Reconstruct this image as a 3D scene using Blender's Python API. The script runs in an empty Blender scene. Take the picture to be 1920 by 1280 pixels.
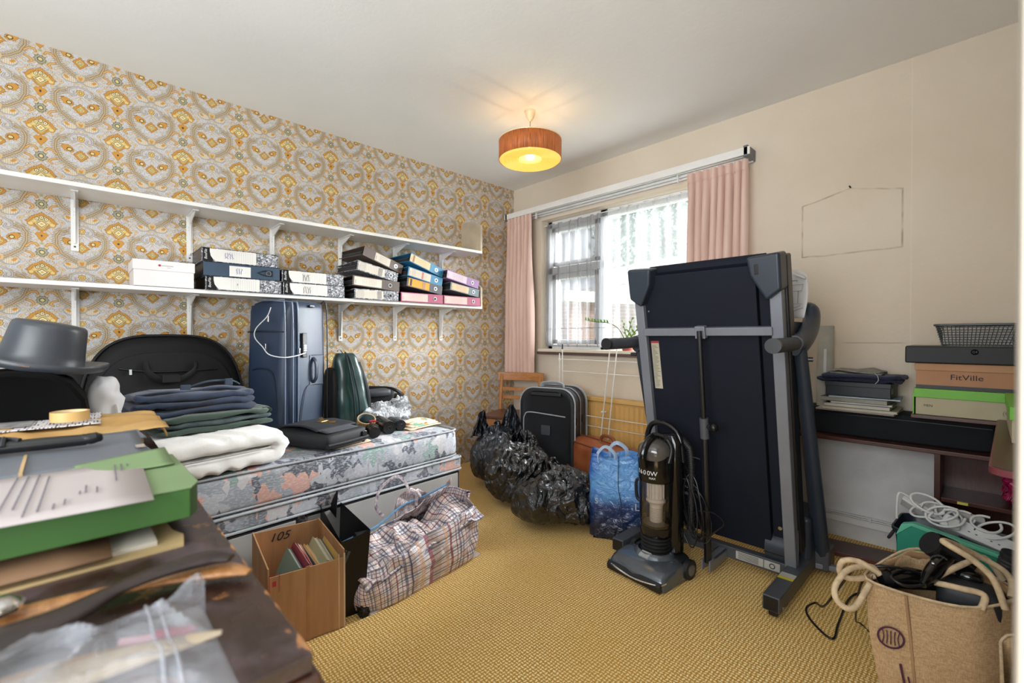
import bpy, math, random
from mathutils import Vector, Matrix, noise, Euler
from math import sin, cos, pi, radians as R

# ---------------------------------------------------------------- camera, light, exposure
scn = bpy.context.scene
cam_d = bpy.data.cameras.new('camera'); cam = bpy.data.objects.new('camera', cam_d)
scn.collection.objects.link(cam); scn.camera = cam
cam_d.sensor_width = 36; cam_d.lens = 853 / 1920 * 36; cam_d.clip_start = .02
cam.location = (3.02, 0, 1.053); cam.rotation_euler = (R(90 - .53), 0, R(46.2))
cam_d.dof.use_dof = True; cam_d.dof.focus_distance = 2.2; cam_d.dof.aperture_fstop = 3.2
vs = scn.view_settings; vs.view_transform = 'Standard'; vs.look = 'None'; vs.gamma = 1; vs.use_curve_mapping = False
vs.exposure = 1.1
scn.render.use_motion_blur = False
try: scn.display_settings.display_device = 'sRGB'
except Exception: pass
w = bpy.data.worlds.new('overcast_sky'); scn.world = w; w.use_nodes = True
bg = w.node_tree.nodes['Background']; bg.inputs[0].default_value = (.92, .96, 1, 1); bg.inputs[1].default_value = .44

def light(name, kind, loc, energy, col, rot=(0, 0, 0), **kw):
    d = bpy.data.lights.new(name, kind); d.energy = energy; d.color = col
    for k, v in kw.items(): setattr(d, k, v)
    o = bpy.data.objects.new(name, d); scn.collection.objects.link(o); o.location = loc; o.rotation_euler = rot
    return o
def aim(v): return Vector(v).to_track_quat('-Z', 'Y').to_euler()
# hazy daylight falling in through the window
light('hazy_sun', 'SUN', (1, 6, 5), 30.0, (.97, .98, 1), aim((-.42, -.78, -.46)), angle=R(50))
# added fill light behind the camera, evens out the room's brightness
light('fill_light', 'AREA', (3.1, -1.5, 1.5), 64, (.93, .97, 1), aim((-.12, 1, .75)), shape='RECTANGLE', size=2.4, size_y=1.8)

# ---------------------------------------------------------------- helpers
COL = scn.collection
def srgb(h):
    h = h.lstrip('#'); c = [int(h[i:i + 2], 16) / 255 for i in (0, 2, 4)]
    return tuple(x / 12.92 if x < .04045 else ((x + .055) / 1.055) ** 2.4 for x in c) + (1,)

class B:
    """collects faces for one mesh"""
    def __init__(s): s.v = []; s.f = []; s.mi = []; s.uv = {}; s.M = Matrix()
    def add(s, vs, fs, mi=0, uvs=None):
        n = len(s.v); s.v += [tuple(s.M @ Vector(p)) for p in vs]
        for k, f in enumerate(fs):
            if uvs: s.uv[len(s.f)] = [uvs[i] for i in f]
            s.f.append([i + n for i in f]); s.mi.append(mi)
        return s
    def box(s, c, d, rot=None, mi=0, taper=1):
        x, y, z = (q / 2 for q in d); vs = []
        for k in (-1, 1):
            t = taper if k > 0 else 1
            for a, b in ((-1, -1), (1, -1), (1, 1), (-1, 1)): vs.append(Vector((a * x * t, b * y * t, k * z)))
        if rot is not None:
            m = Euler(rot).to_matrix(); vs = [m @ p for p in vs]
        c = Vector(c); vs = [p + c for p in vs]
        return s.add(vs, [(3, 2, 1, 0), (4, 5, 6, 7), (0, 1, 5, 4), (1, 2, 6, 5), (2, 3, 7, 6), (3, 0, 4, 7)], mi)
    def bb(s, x0, x1, y0, y1, z0, z1, mi=0): return s.box(((x0 + x1) / 2, (y0 + y1) / 2, (z0 + z1) / 2), (x1 - x0, y1 - y0, z1 - z0), mi=mi)
    def prism(s, pts, a, b, ax='z', mi=0):
        n = len(pts)
        def P(p, h): return {'z': (p[0], p[1], h), 'y': (p[0], h, p[1]), 'x': (h, p[0], p[1])}[ax]
        vs = [P(p, a) for p in pts] + [P(p, b) for p in pts]
        area = sum(pts[i][0] * pts[(i + 1) % n][1] - pts[(i + 1) % n][0] * pts[i][1] for i in range(n))
        flip = (area < 0) ^ (b < a) ^ (ax == 'y')
        fs = [list(range(n))[::-1], [i + n for i in range(n)]] + [(i, (i + 1) % n, (i + 1) % n + n, i + n) for i in range(n)]
        if flip: fs = [f[::-1] for f in fs]
        return s.add(vs, fs, mi)
    def loft(s, rings, closed=True, cap=True, mi=0, uv=False):
        n = len(rings[0]); m = len(rings); vs = [p for r in rings for p in r]; fs = []; q = n if closed else n - 1
        for j in range(m - 1):
            for i in range(q): fs.append((j * n + i, j * n + (i + 1) % n, (j + 1) * n + (i + 1) % n, (j + 1) * n + i))
        uvs = [(i / max(1, n - 1), j / max(1, m - 1)) for j in range(m) for i in range(n)] if uv else None
        if cap and closed: fs += [list(range(n))[::-1], [(m - 1) * n + i for i in range(n)]]
        return s.add(vs, fs, mi, uvs)
    def tube(s, pts, r, n=8, sm=4, closed=False, cap=True, mi=0, sq=None):
        pts = [Vector(p) for p in pts]
        rr = list(r) if isinstance(r, (list, tuple)) else [r] * len(pts)
        if sm > 1 and len(pts) > 2:
            P = []; Q = []; N = len(pts)
            for i in range(N if closed else N - 1):
                g = (lambda k: pts[k % N]) if closed else (lambda k: pts[min(max(k, 0), N - 1)])
                a, b, c, d = g(i - 1), g(i), g(i + 1), g(i + 2)
                for k in range(sm):
                    t = k / sm
                    P.append(.5 * ((2 * b) + (c - a) * t + (2 * a - 5 * b + 4 * c - d) * t * t + (3 * b - a - 3 * c + d) * t ** 3))
                    Q.append(rr[i] * (1 - t) + rr[(i + 1) % N] * t)
            if not closed: P.append(pts[-1]); Q.append(rr[-1])
            pts, rr = P, Q
        m = len(pts); rings = []; up = None
        for i in range(m):
            if closed: t = pts[(i + 1) % m] - pts[i - 1]
            else: t = pts[min(i + 1, m - 1)] - pts[max(i - 1, 0)]
            if t.length < 1e-9: t = Vector((0, 0, 1))
            t.normalize()
            if up is None: up = t.orthogonal().normalized() if abs(t.z) > .9 else t.cross(Vector((0, 0, 1))).normalized()
            up = (up - t * up.dot(t))
            up = up.normalized() if up.length > 1e-6 else t.orthogonal().normalized()
            w_ = t.cross(up)
            ring = []
            for k in range(n):
                a = 2 * pi * (k + .5) / n
                if sq: ring.append(pts[i] + up * cos(a) * rr[i] * sq[0] + w_ * sin(a) * rr[i] * sq[1])
                else: ring.append(pts[i] + (up * cos(a) + w_ * sin(a)) * rr[i])
            rings.append(ring)
        if closed: rings.append(rings[0])
        return s.loft(rings, True, cap and not closed, mi)
    def lathe(s, prof, n=24, c=(0, 0, 0), mi=0, sc=(1, 1), cap=True):
        rings = [[(c[0] + r * sc[0] * cos(2 * pi * k / n), c[1] + r * sc[1] * sin(2 * pi * k / n), c[2] + z) for k in range(n)] for r, z in prof]
        return s.loft(rings, True, cap, mi)
    def grid(s, nu, nv, f, mi=0):
        vs = [f(i / nu, j / nv) for j in range(nv + 1) for i in range(nu + 1)]
        uvs = [(i / nu, j / nv) for j in range(nv + 1) for i in range(nu + 1)]
        fs = [(j * (nu + 1) + i, j * (nu + 1) + i + 1, (j + 1) * (nu + 1) + i + 1, (j + 1) * (nu + 1) + i) for j in range(nv) for i in range(nu)]
        return s.add(vs, fs, mi, uvs)
    def super(s, c, d, e1=.4, e2=.3, nu=32, nv=16, disp=None, mi=0):
        """superellipsoid, e small = boxy; disp(p,n)->offset point"""
        def pw(a, e): return math.copysign(abs(a) ** e, a)
        rings = []
        for j in range(nv + 1):
            ph = -pi / 2 + pi * j / nv
            if j == 0: ph += .02
            if j == nv: ph -= .02
            ring = []
            for i in range(nu):
                th = 2 * pi * i / nu
                nrm = Vector((pw(cos(ph), e1) * pw(cos(th), e2), pw(cos(ph), e1) * pw(sin(th), e2), pw(sin(ph), e1)))
                p = Vector((nrm.x * d[0] / 2, nrm.y * d[1] / 2, nrm.z * d[2] / 2))
                if disp: p = disp(p, nrm)
                ring.append(p + Vector(c))
            rings.append(ring)
        return s.loft(rings, True, True, mi)

def obj(name, b, m, parent=None, smooth=30, bevel=0, seg=2, solid=0, sub=0, loc=None, rot=None, label=None):
    me = bpy.data.meshes.new(name); me.from_pydata(b.v, [], b.f)
    ms = m if isinstance(m, (list, tuple)) else [m]
    for q in ms: me.materials.append(q)
    if len(ms) > 1:
        for i, p in enumerate(me.polygons): p.material_index = b.mi[i]
    if b.uv:
        l = me.uv_layers.new(name='UVMap')
        for i, p in enumerate(me.polygons):
            if i in b.uv:
                for k, li in enumerate(p.loop_indices): l.data[li].uv = b.uv[i][k]
    me.update()
    if smooth: me.shade_smooth(); me.set_sharp_from_angle(angle=R(smooth))
    o = bpy.data.objects.new(name, me); COL.objects.link(o)
    if parent: o.parent = parent
    if loc: o.location = loc
    if rot: o.rotation_euler = rot
    if bevel:
        q = o.modifiers.new('b', 'BEVEL'); q.width = bevel; q.segments = seg; q.limit_method = 'ANGLE'; q.angle_limit = R(40); q.harden_normals = True
    if solid:
        q = o.modifiers.new('s', 'SOLIDIFY'); q.thickness = solid; q.offset = 0
    if sub:
        q = o.modifiers.new('u', 'SUBSURF'); q.levels = q.render_levels = sub
    if label: o['label'] = label
    return o
def thing(name, label, cat, loc=(0, 0, 0), rz=0, group=None, rot=None):
    o = bpy.data.objects.new(name, None); COL.objects.link(o); o.empty_display_size = .05
    o.location = loc; o.rotation_euler = rot if rot else (0, 0, rz); o['label'] = label; o['category'] = cat
    if group: o['group'] = group
    return o
def tag(o, label, cat, group=None):
    o['label'] = label; o['category'] = cat
    if group: o['group'] = group
    return o
def struct(o): o['kind'] = 'structure'; return o
def nz(p, s=1, o=0): return noise.noise(Vector(p) * s + Vector((o, o * 1.7, o * .3)))
def ridge(p, s, o=0): return 1 - min(1, abs(nz(p, s, o)) * 3.2)
def text(name, s, size, m, parent, loc, rot, align='CENTER', ext=.0004, sx=1, shear=0):
    c = bpy.data.curves.new(name, 'FONT'); c.body = s; c.size = size; c.extrude = ext; c.align_x = align; c.align_y = 'CENTER'; c.shear = shear
    t = bpy.data.objects.new(name, c); COL.objects.link(t)
    me = bpy.data.meshes.new_from_object(t); bpy.data.objects.remove(t); me.name = name
    o = bpy.data.objects.new(name, me); COL.objects.link(o); me.materials.clear(); me.materials.append(m)
    o.parent = parent; o.location = loc; o.rotation_euler = rot; o.scale = (sx, 1, 1)
    return o

# ---------------------------------------------------------------- materials
class N:
    """tiny wrapper for writing node maths"""
    def __init__(s, name, rough=.6, metal=0, spec=.5):
        s.m = bpy.data.materials.new(name); s.m.use_nodes = True; s.t = s.m.node_tree
        s.p = s.t.nodes['Principled BSDF']; s.p.inputs['Roughness'].default_value = rough; s.p.inputs['Metallic'].default_value = metal
        s.p.inputs['Specular IOR Level'].default_value = spec
    def n(s, typ, ins=None, **kw):
        o = s.t.nodes.new(typ)
        for k, v in kw.items(): setattr(o, k, v)
        for k, v in (ins or {}).items(): s.put(o.inputs[k], v)
        return o
    def put(s, sock, v):
        if isinstance(v, bpy.types.NodeSocket): s.t.links.new(v, sock)
        else:
            try: sock.default_value = v
            except Exception: sock.default_value = tuple(v)[:3] if hasattr(v, '__len__') else v
    def ma(s, op, a, b=0, c=0, clamp=False):
        o = s.t.nodes.new('ShaderNodeMath'); o.operation = op; o.use_clamp = clamp
        for i, v in enumerate((a, b, c)): s.put(o.inputs[i], v)
        return o.outputs[0]
    def vm(s, op, a, b=(0, 0, 0), sc=None, out=0):
        o = s.t.nodes.new('ShaderNodeVectorMath'); o.operation = op; s.put(o.inputs[0], a)
        if sc is not None: s.put(o.inputs['Scale'], sc)
        else: s.put(o.inputs[1], b)
        return o.outputs[out]
    def mix(s, f, a, b, mode='MIX'):
        o = s.t.nodes.new('ShaderNodeMix'); o.data_type = 'RGBA'; o.blend_type = mode
        s.put(o.inputs[0], f); s.put(o.inputs[6], a); s.put(o.inputs[7], b); return o.outputs[2]
    def ramp(s, f, stops, interp='LINEAR'):
        o = s.t.nodes.new('ShaderNodeValToRGB'); s.put(o.inputs[0], f); r = o.color_ramp; r.interpolation = interp
        while len(r.elements) < len(stops): r.elements.new(.5)
        for e, (p, c) in zip(r.elements, stops): e.position = p; e.color = c
        return o.outputs[0]
    def mr(s, v, a, b, c=0, d=1):
        o = s.t.nodes.new('ShaderNodeMapRange'); s.put(o.inputs[0], v)
        for i, q in enumerate((a, b, c, d)): o.inputs[i + 1].default_value = q
        return o.outputs[0]
    def noise(s, v, scale, detail=3, rough=.5, out=0, dist=0):
        o = s.t.nodes.new('ShaderNodeTexNoise'); s.put(o.inputs['Vector'], v); s.put(o.inputs['Scale'], scale)
        o.inputs['Detail'].default_value = detail; o.inputs['Roughness'].default_value = rough; o.inputs['Distortion'].default_value = dist; return o.outputs[out]
    def voro(s, v, scale, feat='F1', out='Distance', rnd=1, metric='EUCLIDEAN'):
        o = s.t.nodes.new('ShaderNodeTexVoronoi'); o.feature = feat
        if feat != 'DISTANCE_TO_EDGE': o.distance = metric
        s.put(o.inputs['Vector'], v); s.put(o.inputs['Scale'], scale); o.inputs['Randomness'].default_value = rnd; return o.outputs[out]
    def co(s, k='Object'): 
        if not hasattr(s, '_tc'): s._tc = s.t.nodes.new('ShaderNodeTexCoord')
        return s._tc.outputs[k]
    def sep(s, v):
        o = s.t.nodes.new('ShaderNodeSeparateXYZ'); s.put(o.inputs[0], v); return o.outputs
    def comb(s, x=0, y=0, z=0):
        o = s.t.nodes.new('ShaderNodeCombineXYZ')
        for i, q in enumerate((x, y, z)): s.put(o.inputs[i], q)
        return o.outputs[0]
    def col(s, c): s.put(s.p.inputs['Base Color'], c); return s
    def bump(s, h, strength=.3, dist=.01):
        o = s.t.nodes.new('ShaderNodeBump'); s.put(o.inputs['Height'], h); o.inputs['Strength'].default_value = strength; o.inputs['Distance'].default_value = dist
        s.put(s.p.inputs['Normal'], o.outputs[0]); return s
def mat(name, c, rough=.6, metal=0, var=.12, vs_=6, bump=.1, bs=60, bd=.002, spec=.5, c2=None, coat=0, trans=0, stretch=None, sheen=0):
    q = N(name, rough, metal, spec); a = srgb(c) if isinstance(c, str) else c
    v = q.co()
    if stretch: v = q.vm('MULTIPLY', v, stretch)
    n = q.noise(v, vs_, 4)
    b_ = srgb(c2) if c2 else tuple(x * (1 - var * 2) for x in a[:3]) + (1,)
    a_ = a if c2 else tuple(min(1, x * (1 + var * .4)) for x in a[:3]) + (1,)
    q.col(q.mix(q.mr(n, .35, .65), a_, b_))
    if bump: q.bump(q.noise(v, bs, 3), bump, bd)
    if coat: q.p.inputs['Coat Weight'].default_value = coat; q.p.inputs['Coat Roughness'].default_value = .15
    if trans: q.p.inputs['Transmission Weight'].default_value = trans
    if sheen: q.p.inputs['Sheen Weight'].default_value = sheen
    return q.m

def wallpaper():
    q = N('paisley_wallpaper', .75, spec=.2)
    pos = q.co(); x, y, z = q.sep(pos)
    wob = q.vm('SCALE', q.vm('SUBTRACT', q.noise(pos, 55, 1, out=1), (.5, .5, .5)), sc=6.0)
    u = q.ma('PINGPONG', q.ma('SUBTRACT', q.ma('MULTIPLY', y, 1000), 158 - 268 * 8), 134)
    v = q.ma('WRAP', q.ma('SUBTRACT', q.ma('MULTIPLY', z, 1000), 1583 - 221.5 * 10), 229.5, 8)
    P = q.vm('ADD', q.comb(u, v, 0), q.vm('MULTIPLY', wob, (1, 1, 0)))
    su, sv, _ = q.sep(P)
    vw = q.ma('WRAP', sv, 110.75, -110.75)      # height about the medallion
    PW = q.comb(su, vw, 0)
    def seg(p, a, b):
        a = Vector((*a, 0)); b = Vector((*b, 0)); d = b - a
        pa = q.vm('SUBTRACT', p, a); t = q.ma('MULTIPLY', q.vm('DOT_PRODUCT', pa, d, out=1), 1 / d.length_squared, clamp=True)
        return q.vm('LENGTH', q.vm('SUBTRACT', pa, q.vm('SCALE', d, sc=t)), out=1)
    def poly(pts, p=P):
        r = None
        for a, b in zip(pts, pts[1:]):
            s_ = seg(p, a, b); r = s_ if r is None else q.ma('MINIMUM', r, s_)
        return r
    def ell(c, r, rot=0, p=P):
        d = q.vm('SUBTRACT', p, (*c, 0))
        if rot:
            o = q.t.nodes.new('ShaderNodeVectorRotate'); q.put(o.inputs['Vector'], d); o.rotation_type = 'Z_AXIS'; o.inputs['Angle'].default_value = rot; d = o.outputs[0]
        return q.vm('LENGTH', q.vm('MULTIPLY', d, (1 / r[0], 1 / r[1], 0)), out=1)
    def dia(c, rx, ry, p=P):
        a, b, _ = q.sep(q.vm('MULTIPLY', q.vm('SUBTRACT', p, (*c, 0)), (1 / rx, 1 / ry, 0)))
        return q.ma('ADD', q.ma('ABSOLUTE', a), q.ma('ABSOLUTE', b))
    ins = lambda d, w, s_=.9: q.mr(d, w - s_, w + s_, 1, 0)
    ine = lambda d, w=1, s_=.05: q.mr(d, w - s_, w + s_, 1, 0)
    C = {k: srgb(h) for k, h in dict(bg='#d2d0d6', tan='#cdb58c', tp='#9c8c74', gr='#a09d99', br='#876640', og='#c99245', gd='#d4b066', yl='#dcc888', ye='#ece2b8', dk='#54483e', gn='#a4a680').items()}
    c = q.mix(q.mr(q.noise(pos, 300, 2), .3, .7), C['bg'], srgb('#c8c6cc'))
    L = lambda m_, col: q.mix(m_, c, col)
    fl = q.noise(q.comb(su, vw, 3.0), .036, 0, .5); fl = q.ma('ABSOLUTE', q.ma('SUBTRACT', q.ma('FRACT', q.ma('MULTIPLY', fl, 3.6)), .5)); c = L(q.mr(fl, .10, .15, .9, 0), C['tan']); c = L(q.mr(q.ma('ABSOLUTE', q.ma('SUBTRACT', fl, .13)), .015, .04, .9, 0), C['tp']); c = L(q.mr(fl, .44, .47, 0, .8), C['gr']); c = L(q.mr(q.ma('ABSOLUTE', q.ma('SUBTRACT', fl, .30)), .015, .035, .6, 0), C['gn'])
    # fringe and scrolled band
    band = [(134, 40), (100, 60), (64, 90), (48, 131), (48, 168), (60, 189), (80, 193)]
    bd = poly(band)
    sc = q.ma('SINE', q.ma('ADD', q.ma('MULTIPLY', v, .62), q.ma('MULTIPLY', u, -.38)))
    fr = q.ma('ADD', bd, q.ma('MULTIPLY', sc, 3.2))
    c = L(ins(fr, 15), C['tp']); c = L(ins(fr, 13.2), q.mix(q.mr(sc, -.4, .7), C['gr'], C['tan']))
    c = L(ins(bd, 5), C['br']); c = L(ins(bd, 4), C['tp']); c = L(ins(bd, 1.2), C['tan'])
    # hooks
    hk = q.ma('MINIMUM', poly([(50, 108), (34, 124), (20, 124), (15, 114)]), poly([(48, 84), (34, 78), (26, 66), (36, 58)]))
    c = L(ins(hk, 4.8), C['br']); c = L(ins(hk, 3.8), C['og']); c = L(ins(hk, 1.4), C['tan'])
    # grey loops, inner curl
    lp = poly([(134, 227), (112, 221), (94, 206), (92, 188), (104, 178), (117, 184), (112, 196)])
    c = L(ins(lp, 4.2), C['tp']); c = L(ins(lp, 3.2), C['gr']); c = L(ins(lp, .8), C['bg'])
    cu = poly([(70, 98), (84, 111), (96, 104), (90, 94)])
    c = L(ins(cu, 2.6), C['gn']); c = L(ins(cu, 1), C['bg'])
    # wing
    wg = ell((96, 34), (30, 15), .35)
    c = L(ine(wg), C['gr']); c = L(ine(wg, .88), q.mix(q.mr(q.ma('SINE', q.ma('MULTIPLY', u, .9)), -.2, .3), C['tan'], srgb('#d4cfc6')))
    c = L(ine(ell((86, 40), (10, 6), .6)), C['og'])
    c = L(ins(poly([(134, 34), (112, 20), (84, 18), (70, 32)]), 1.6), C['gr'])
    c = L(ine(ell((128, 48), (9, 14), -.3)), C['tan']); c = L(ine(ell((131, 44), (4, 9), -.3)), C['og'])
    # diamond flower
    dd = q.ma('ADD', dia((134, 119), 29, 30), q.ma('MULTIPLY', q.noise(pos, 130, 1), .25))
    c = L(ine(dd, 1.1), C['br']); c = L(ine(dd, 1.0), C['og']); c = L(ine(dd, .74), C['br']); c = L(ine(dd, .66), C['yl'])
    c = L(ine(dd, .5), C['dk']); c = L(ine(dd, .42), C['yl']); c = L(ine(dd, .28), C['dk']); c = L(ine(dd, .2), C['ye'])
    # leaf flowers
    lf = q.ma('ADD', ell((88, 146), (24, 15), .5), q.ma('MULTIPLY', sc, .08))
    c = L(ine(lf), C['br']); c = L(ine(lf, .9), C['og']); c = L(ine(ell((94, 142), (10, 9))), C['dk']); c = L(ine(ell((94, 142), (7, 6))), C['yl'])
    # rosettes
    def ros(c_, r, n_, p=P):
        d = q.vm('SUBTRACT', p, (*c_, 0)); a, b, _ = q.sep(d)
        an = q.ma('ARCTAN2', b, a); rad = q.vm('LENGTH', d, out=1)
        return q.ma('DIVIDE', rad, q.ma('MULTIPLY_ADD', q.ma('COSINE', q.ma('MULTIPLY', an, n_)), r * .1, r))
    r1 = ros((0, 84), 20, 10); c = L(ine(r1), C['dk']); c = L(ine(r1, .88), C['gn']); c = L(ine(r1, .68, .12), C['gr']); c = L(ine(r1, .5), C['dk']); c = L(ine(r1, .34), C['yl'])
    r2 = ros((134, 199), 14, 8); c = L(ine(r2), C['br']); c = L(ine(r2, .85), C['gd']); c = L(ine(r2, .45), C['br']); c = L(ine(r2, .3), C['yl'])
    # medallion
    md = q.ma('MINIMUM', ell((0, 5), (42, 31), p=PW), q.ma('MINIMUM', ell((35, -9), (12, 11), p=PW), q.ma('MINIMUM', dia((0, 2), 52, 45, p=PW), dia((0, -14), 30, 30, p=PW))))
    md = q.ma('ADD', md, q.ma('MULTIPLY', sc, .035))
    c = L(ine(md, 1.04), C['br']); c = L(ine(md, .98), q.mix(q.mr(md, .5, .8), C['yl'], C['og'])); c = L(q.mr(q.ma('ABSOLUTE', q.ma('SUBTRACT', md, .74)), .02, .05, .7, 0), C['br'])
    d2 = dia((0, -8), 26, 23, p=PW); c = L(ine(d2, 1), C['br']); c = L(ine(d2, .90), C['yl']); c = L(ine(d2, .70), C['dk']); c = L(ine(d2, .56), C['ye']); c = L(ine(d2, .3), C['gd'])
    for cc in ((0, 22), (15, 15)):
        e = ell(cc, (7.5, 8.5), p=PW); c = L(ine(e), C['dk']); c = L(ine(e, .74), C['ye']); c = L(ine(e, .35), C['tp'])
    # drop, dots
    e = q.ma('MINIMUM', ell((11, 167), (11, 8), .5), dia((0, 158), 17, 25)); c = L(ine(e, 1.08), C['br']); c = L(ine(e), C['og']); c = L(ine(ell((0, 160), (4, 5))), C['dk'])
    c = L(ine(ell((0, 124), (6, 5))), C['gn'])
    for cc in ((30, 46), (44, 38), (18, 44)):
        e = ell(cc, (6, 4), .6); c = L(ine(e), C['tp']); c = L(ine(e, .6), C['bg'])
    # seams and age
    c = q.mix(q.mr(q.noise(pos, 1.3, 2), .3, .7, 0, .14), c, srgb('#b79a68'), 'MULTIPLY')
    q.col(c); q.bump(q.noise(pos, 400, 2), .15, .001)
    return q.m

def carpet():
    q = N('woven_wool_carpet', .95, spec=.1)
    pos = q.co(); wv = q.vm('ADD', pos, q.vm('SCALE', q.noise(pos, 45, 2, out=1), sc=.012))
    S = 84.0
    p = q.vm('SCALE', wv, sc=S)
    cx, cy, _ = q.sep(p)
    par = q.ma('MODULO', q.ma('ADD', q.ma('FLOOR', cx), q.ma('FLOOR', q.ma('ADD', cy, 0))), 2)
    par = q.ma('ABSOLUTE', par)
    fx = q.ma('SUBTRACT', q.ma('FRACT', cx), .5); fy = q.ma('SUBTRACT', q.ma('FRACT', cy), .5)
    def bump(a, b):
        d = q.ma('ADD', q.ma('POWER', q.ma('MULTIPLY', a, 1.7), 2), q.ma('POWER', q.ma('MULTIPLY', b, 3.1), 2))
        return q.ma('SUBTRACT', 1, d, clamp=True)
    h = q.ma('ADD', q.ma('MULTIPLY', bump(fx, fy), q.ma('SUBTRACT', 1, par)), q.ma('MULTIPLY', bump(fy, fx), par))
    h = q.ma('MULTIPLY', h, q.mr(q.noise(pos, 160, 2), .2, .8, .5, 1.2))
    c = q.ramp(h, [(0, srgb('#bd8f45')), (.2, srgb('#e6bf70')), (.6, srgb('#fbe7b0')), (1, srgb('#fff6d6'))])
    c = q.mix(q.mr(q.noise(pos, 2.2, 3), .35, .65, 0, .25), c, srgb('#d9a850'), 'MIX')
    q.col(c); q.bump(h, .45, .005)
    return q.m

def plaster(name, c, c2, marks=False, bs=.3):
    q = N(name, .8, spec=.25); pos = q.co()
    col = q.mix(q.mr(q.noise(pos, 1.4, 4), .3, .7), srgb(c), srgb(c2))
    if marks:
        x, y, z = q.sep(pos)
        zt = q.ma('SUBTRACT', 1.835, q.ma('MULTIPLY', q.ma('ABSOLUTE', q.ma('SUBTRACT', x, 2.525)), .24))
        zc = q.ma('MULTIPLY', q.ma('ADD', zt, 1.50), .5); hh = q.ma('MULTIPLY', q.ma('SUBTRACT', zt, 1.50), .5)
        zw = q.ma('ADD', z, q.ma('MULTIPLY', q.noise(pos, 9, 2), .012))
        d = q.ma('MAXIMUM', q.ma('SUBTRACT', q.ma('ABSOLUTE', q.ma('SUBTRACT', x, 2.52)), .212), q.ma('SUBTRACT', q.ma('ABSOLUTE', q.ma('SUBTRACT', zw, zc)), hh))
        line = q.mr(q.ma('ABSOLUTE', d), .0015, .006, 1, 0)
        line = q.ma('MULTIPLY', line, q.mr(q.noise(pos, 14, 2), .35, .7, .15, .7))
        col = q.mix(line, col, srgb('#94836a'))
        l2 = q.mr(q.ma('ABSOLUTE', q.ma('SUBTRACT', x, 2.765)), .001, .004, .35, 0)
        col = q.mix(l2, col, srgb('#e6d8c4'))
        st = q.ma('MULTIPLY', q.mr(q.ma('ABSOLUTE', q.ma('SUBTRACT', z, q.ma('MULTIPLY_ADD', q.noise(pos, 6, 2), .01, 1.02))), .001, .005, 1, 0), q.mr(q.ma('ABSOLUTE', q.ma('SUBTRACT', x, 2.62)), .1, .14, .45, 0))
        col = q.mix(st, col, srgb('#8f7c66'))
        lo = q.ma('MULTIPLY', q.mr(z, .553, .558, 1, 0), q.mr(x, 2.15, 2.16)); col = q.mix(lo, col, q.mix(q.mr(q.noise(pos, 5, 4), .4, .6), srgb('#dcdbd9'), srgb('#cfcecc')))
    q.col(col); q.bump(q.ma('ADD', q.noise(pos, 38, 5, .6), q.ma('MULTIPLY', q.noise(pos, 6, 2), .6)), bs, .006); return q.m

def wood(name, a, b, rough=.4, ax=(1, 12, 12), sc=4, worn=None, coat=.2):
    q = N(name, rough); pos = q.co(); v = q.vm('MULTIPLY', pos, ax)
    n = q.noise(v, sc, 6, .65, dist=.6); c = q.mix(q.mr(n, .3, .7), srgb(a), srgb(b))
    c = q.mix(q.mr(q.noise(q.vm('MULTIPLY', pos, tuple(k * 6 for k in ax)), sc * 2, 2), .45, .7, 0, .35), c, (.02, .01, .005, 1))
    if worn:
        wn = q.noise(pos, 9, 5, .6); c = q.mix(q.mr(wn, .46, .60, 0, .9), c, srgb(worn[0]))
        c = q.mix(q.mr(q.noise(pos, 17, 5, .7), .61, .64, 0, .9), c, srgb(worn[1]))
        q.put(q.p.inputs['Roughness'], q.mr(wn, .4, .7, .25, .6))
    q.col(c); q.bump(n, .12, .002); q.p.inputs['Coat Weight'].default_value = coat; q.p.inputs['Coat Roughness'].default_value = .25
    return q.m

def plaid():
    q = N('woven_plaid_plastic', .32, spec=.6); u, v, _ = q.sep(q.co('UV'))
    c = srgb('#e6e2e4')
    def st(x, period, off, wd): return q.mr(q.ma('PINGPONG', q.ma('ADD', x, off), period / 2), wd * .85, wd, 1, 0)
    for col, off, wd, k in (('#b9a396', .0, .013, .5), ('#43456c', .02, .007, .7), ('#8d3a45', .055, .0045, .85), ('#dfae84', .066, .0035, .6), ('#454a72', .085, .003, .9), ('#6a3a4a', .036, .002, .9)):
        for ax in (u, v):
            c = q.mix(q.ma('MULTIPLY', st(ax, .082, off + (.013 if ax is v else 0), wd * .7), k), c, srgb(col))
    q.col(c); q.bump(q.ma('ADD', q.noise(q.co(), 26, 4, .6), q.ma('MULTIPLY', q.voro(q.co(), 14, 'DISTANCE_TO_EDGE'), 1.5)), .8, .012); return q.m

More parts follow.
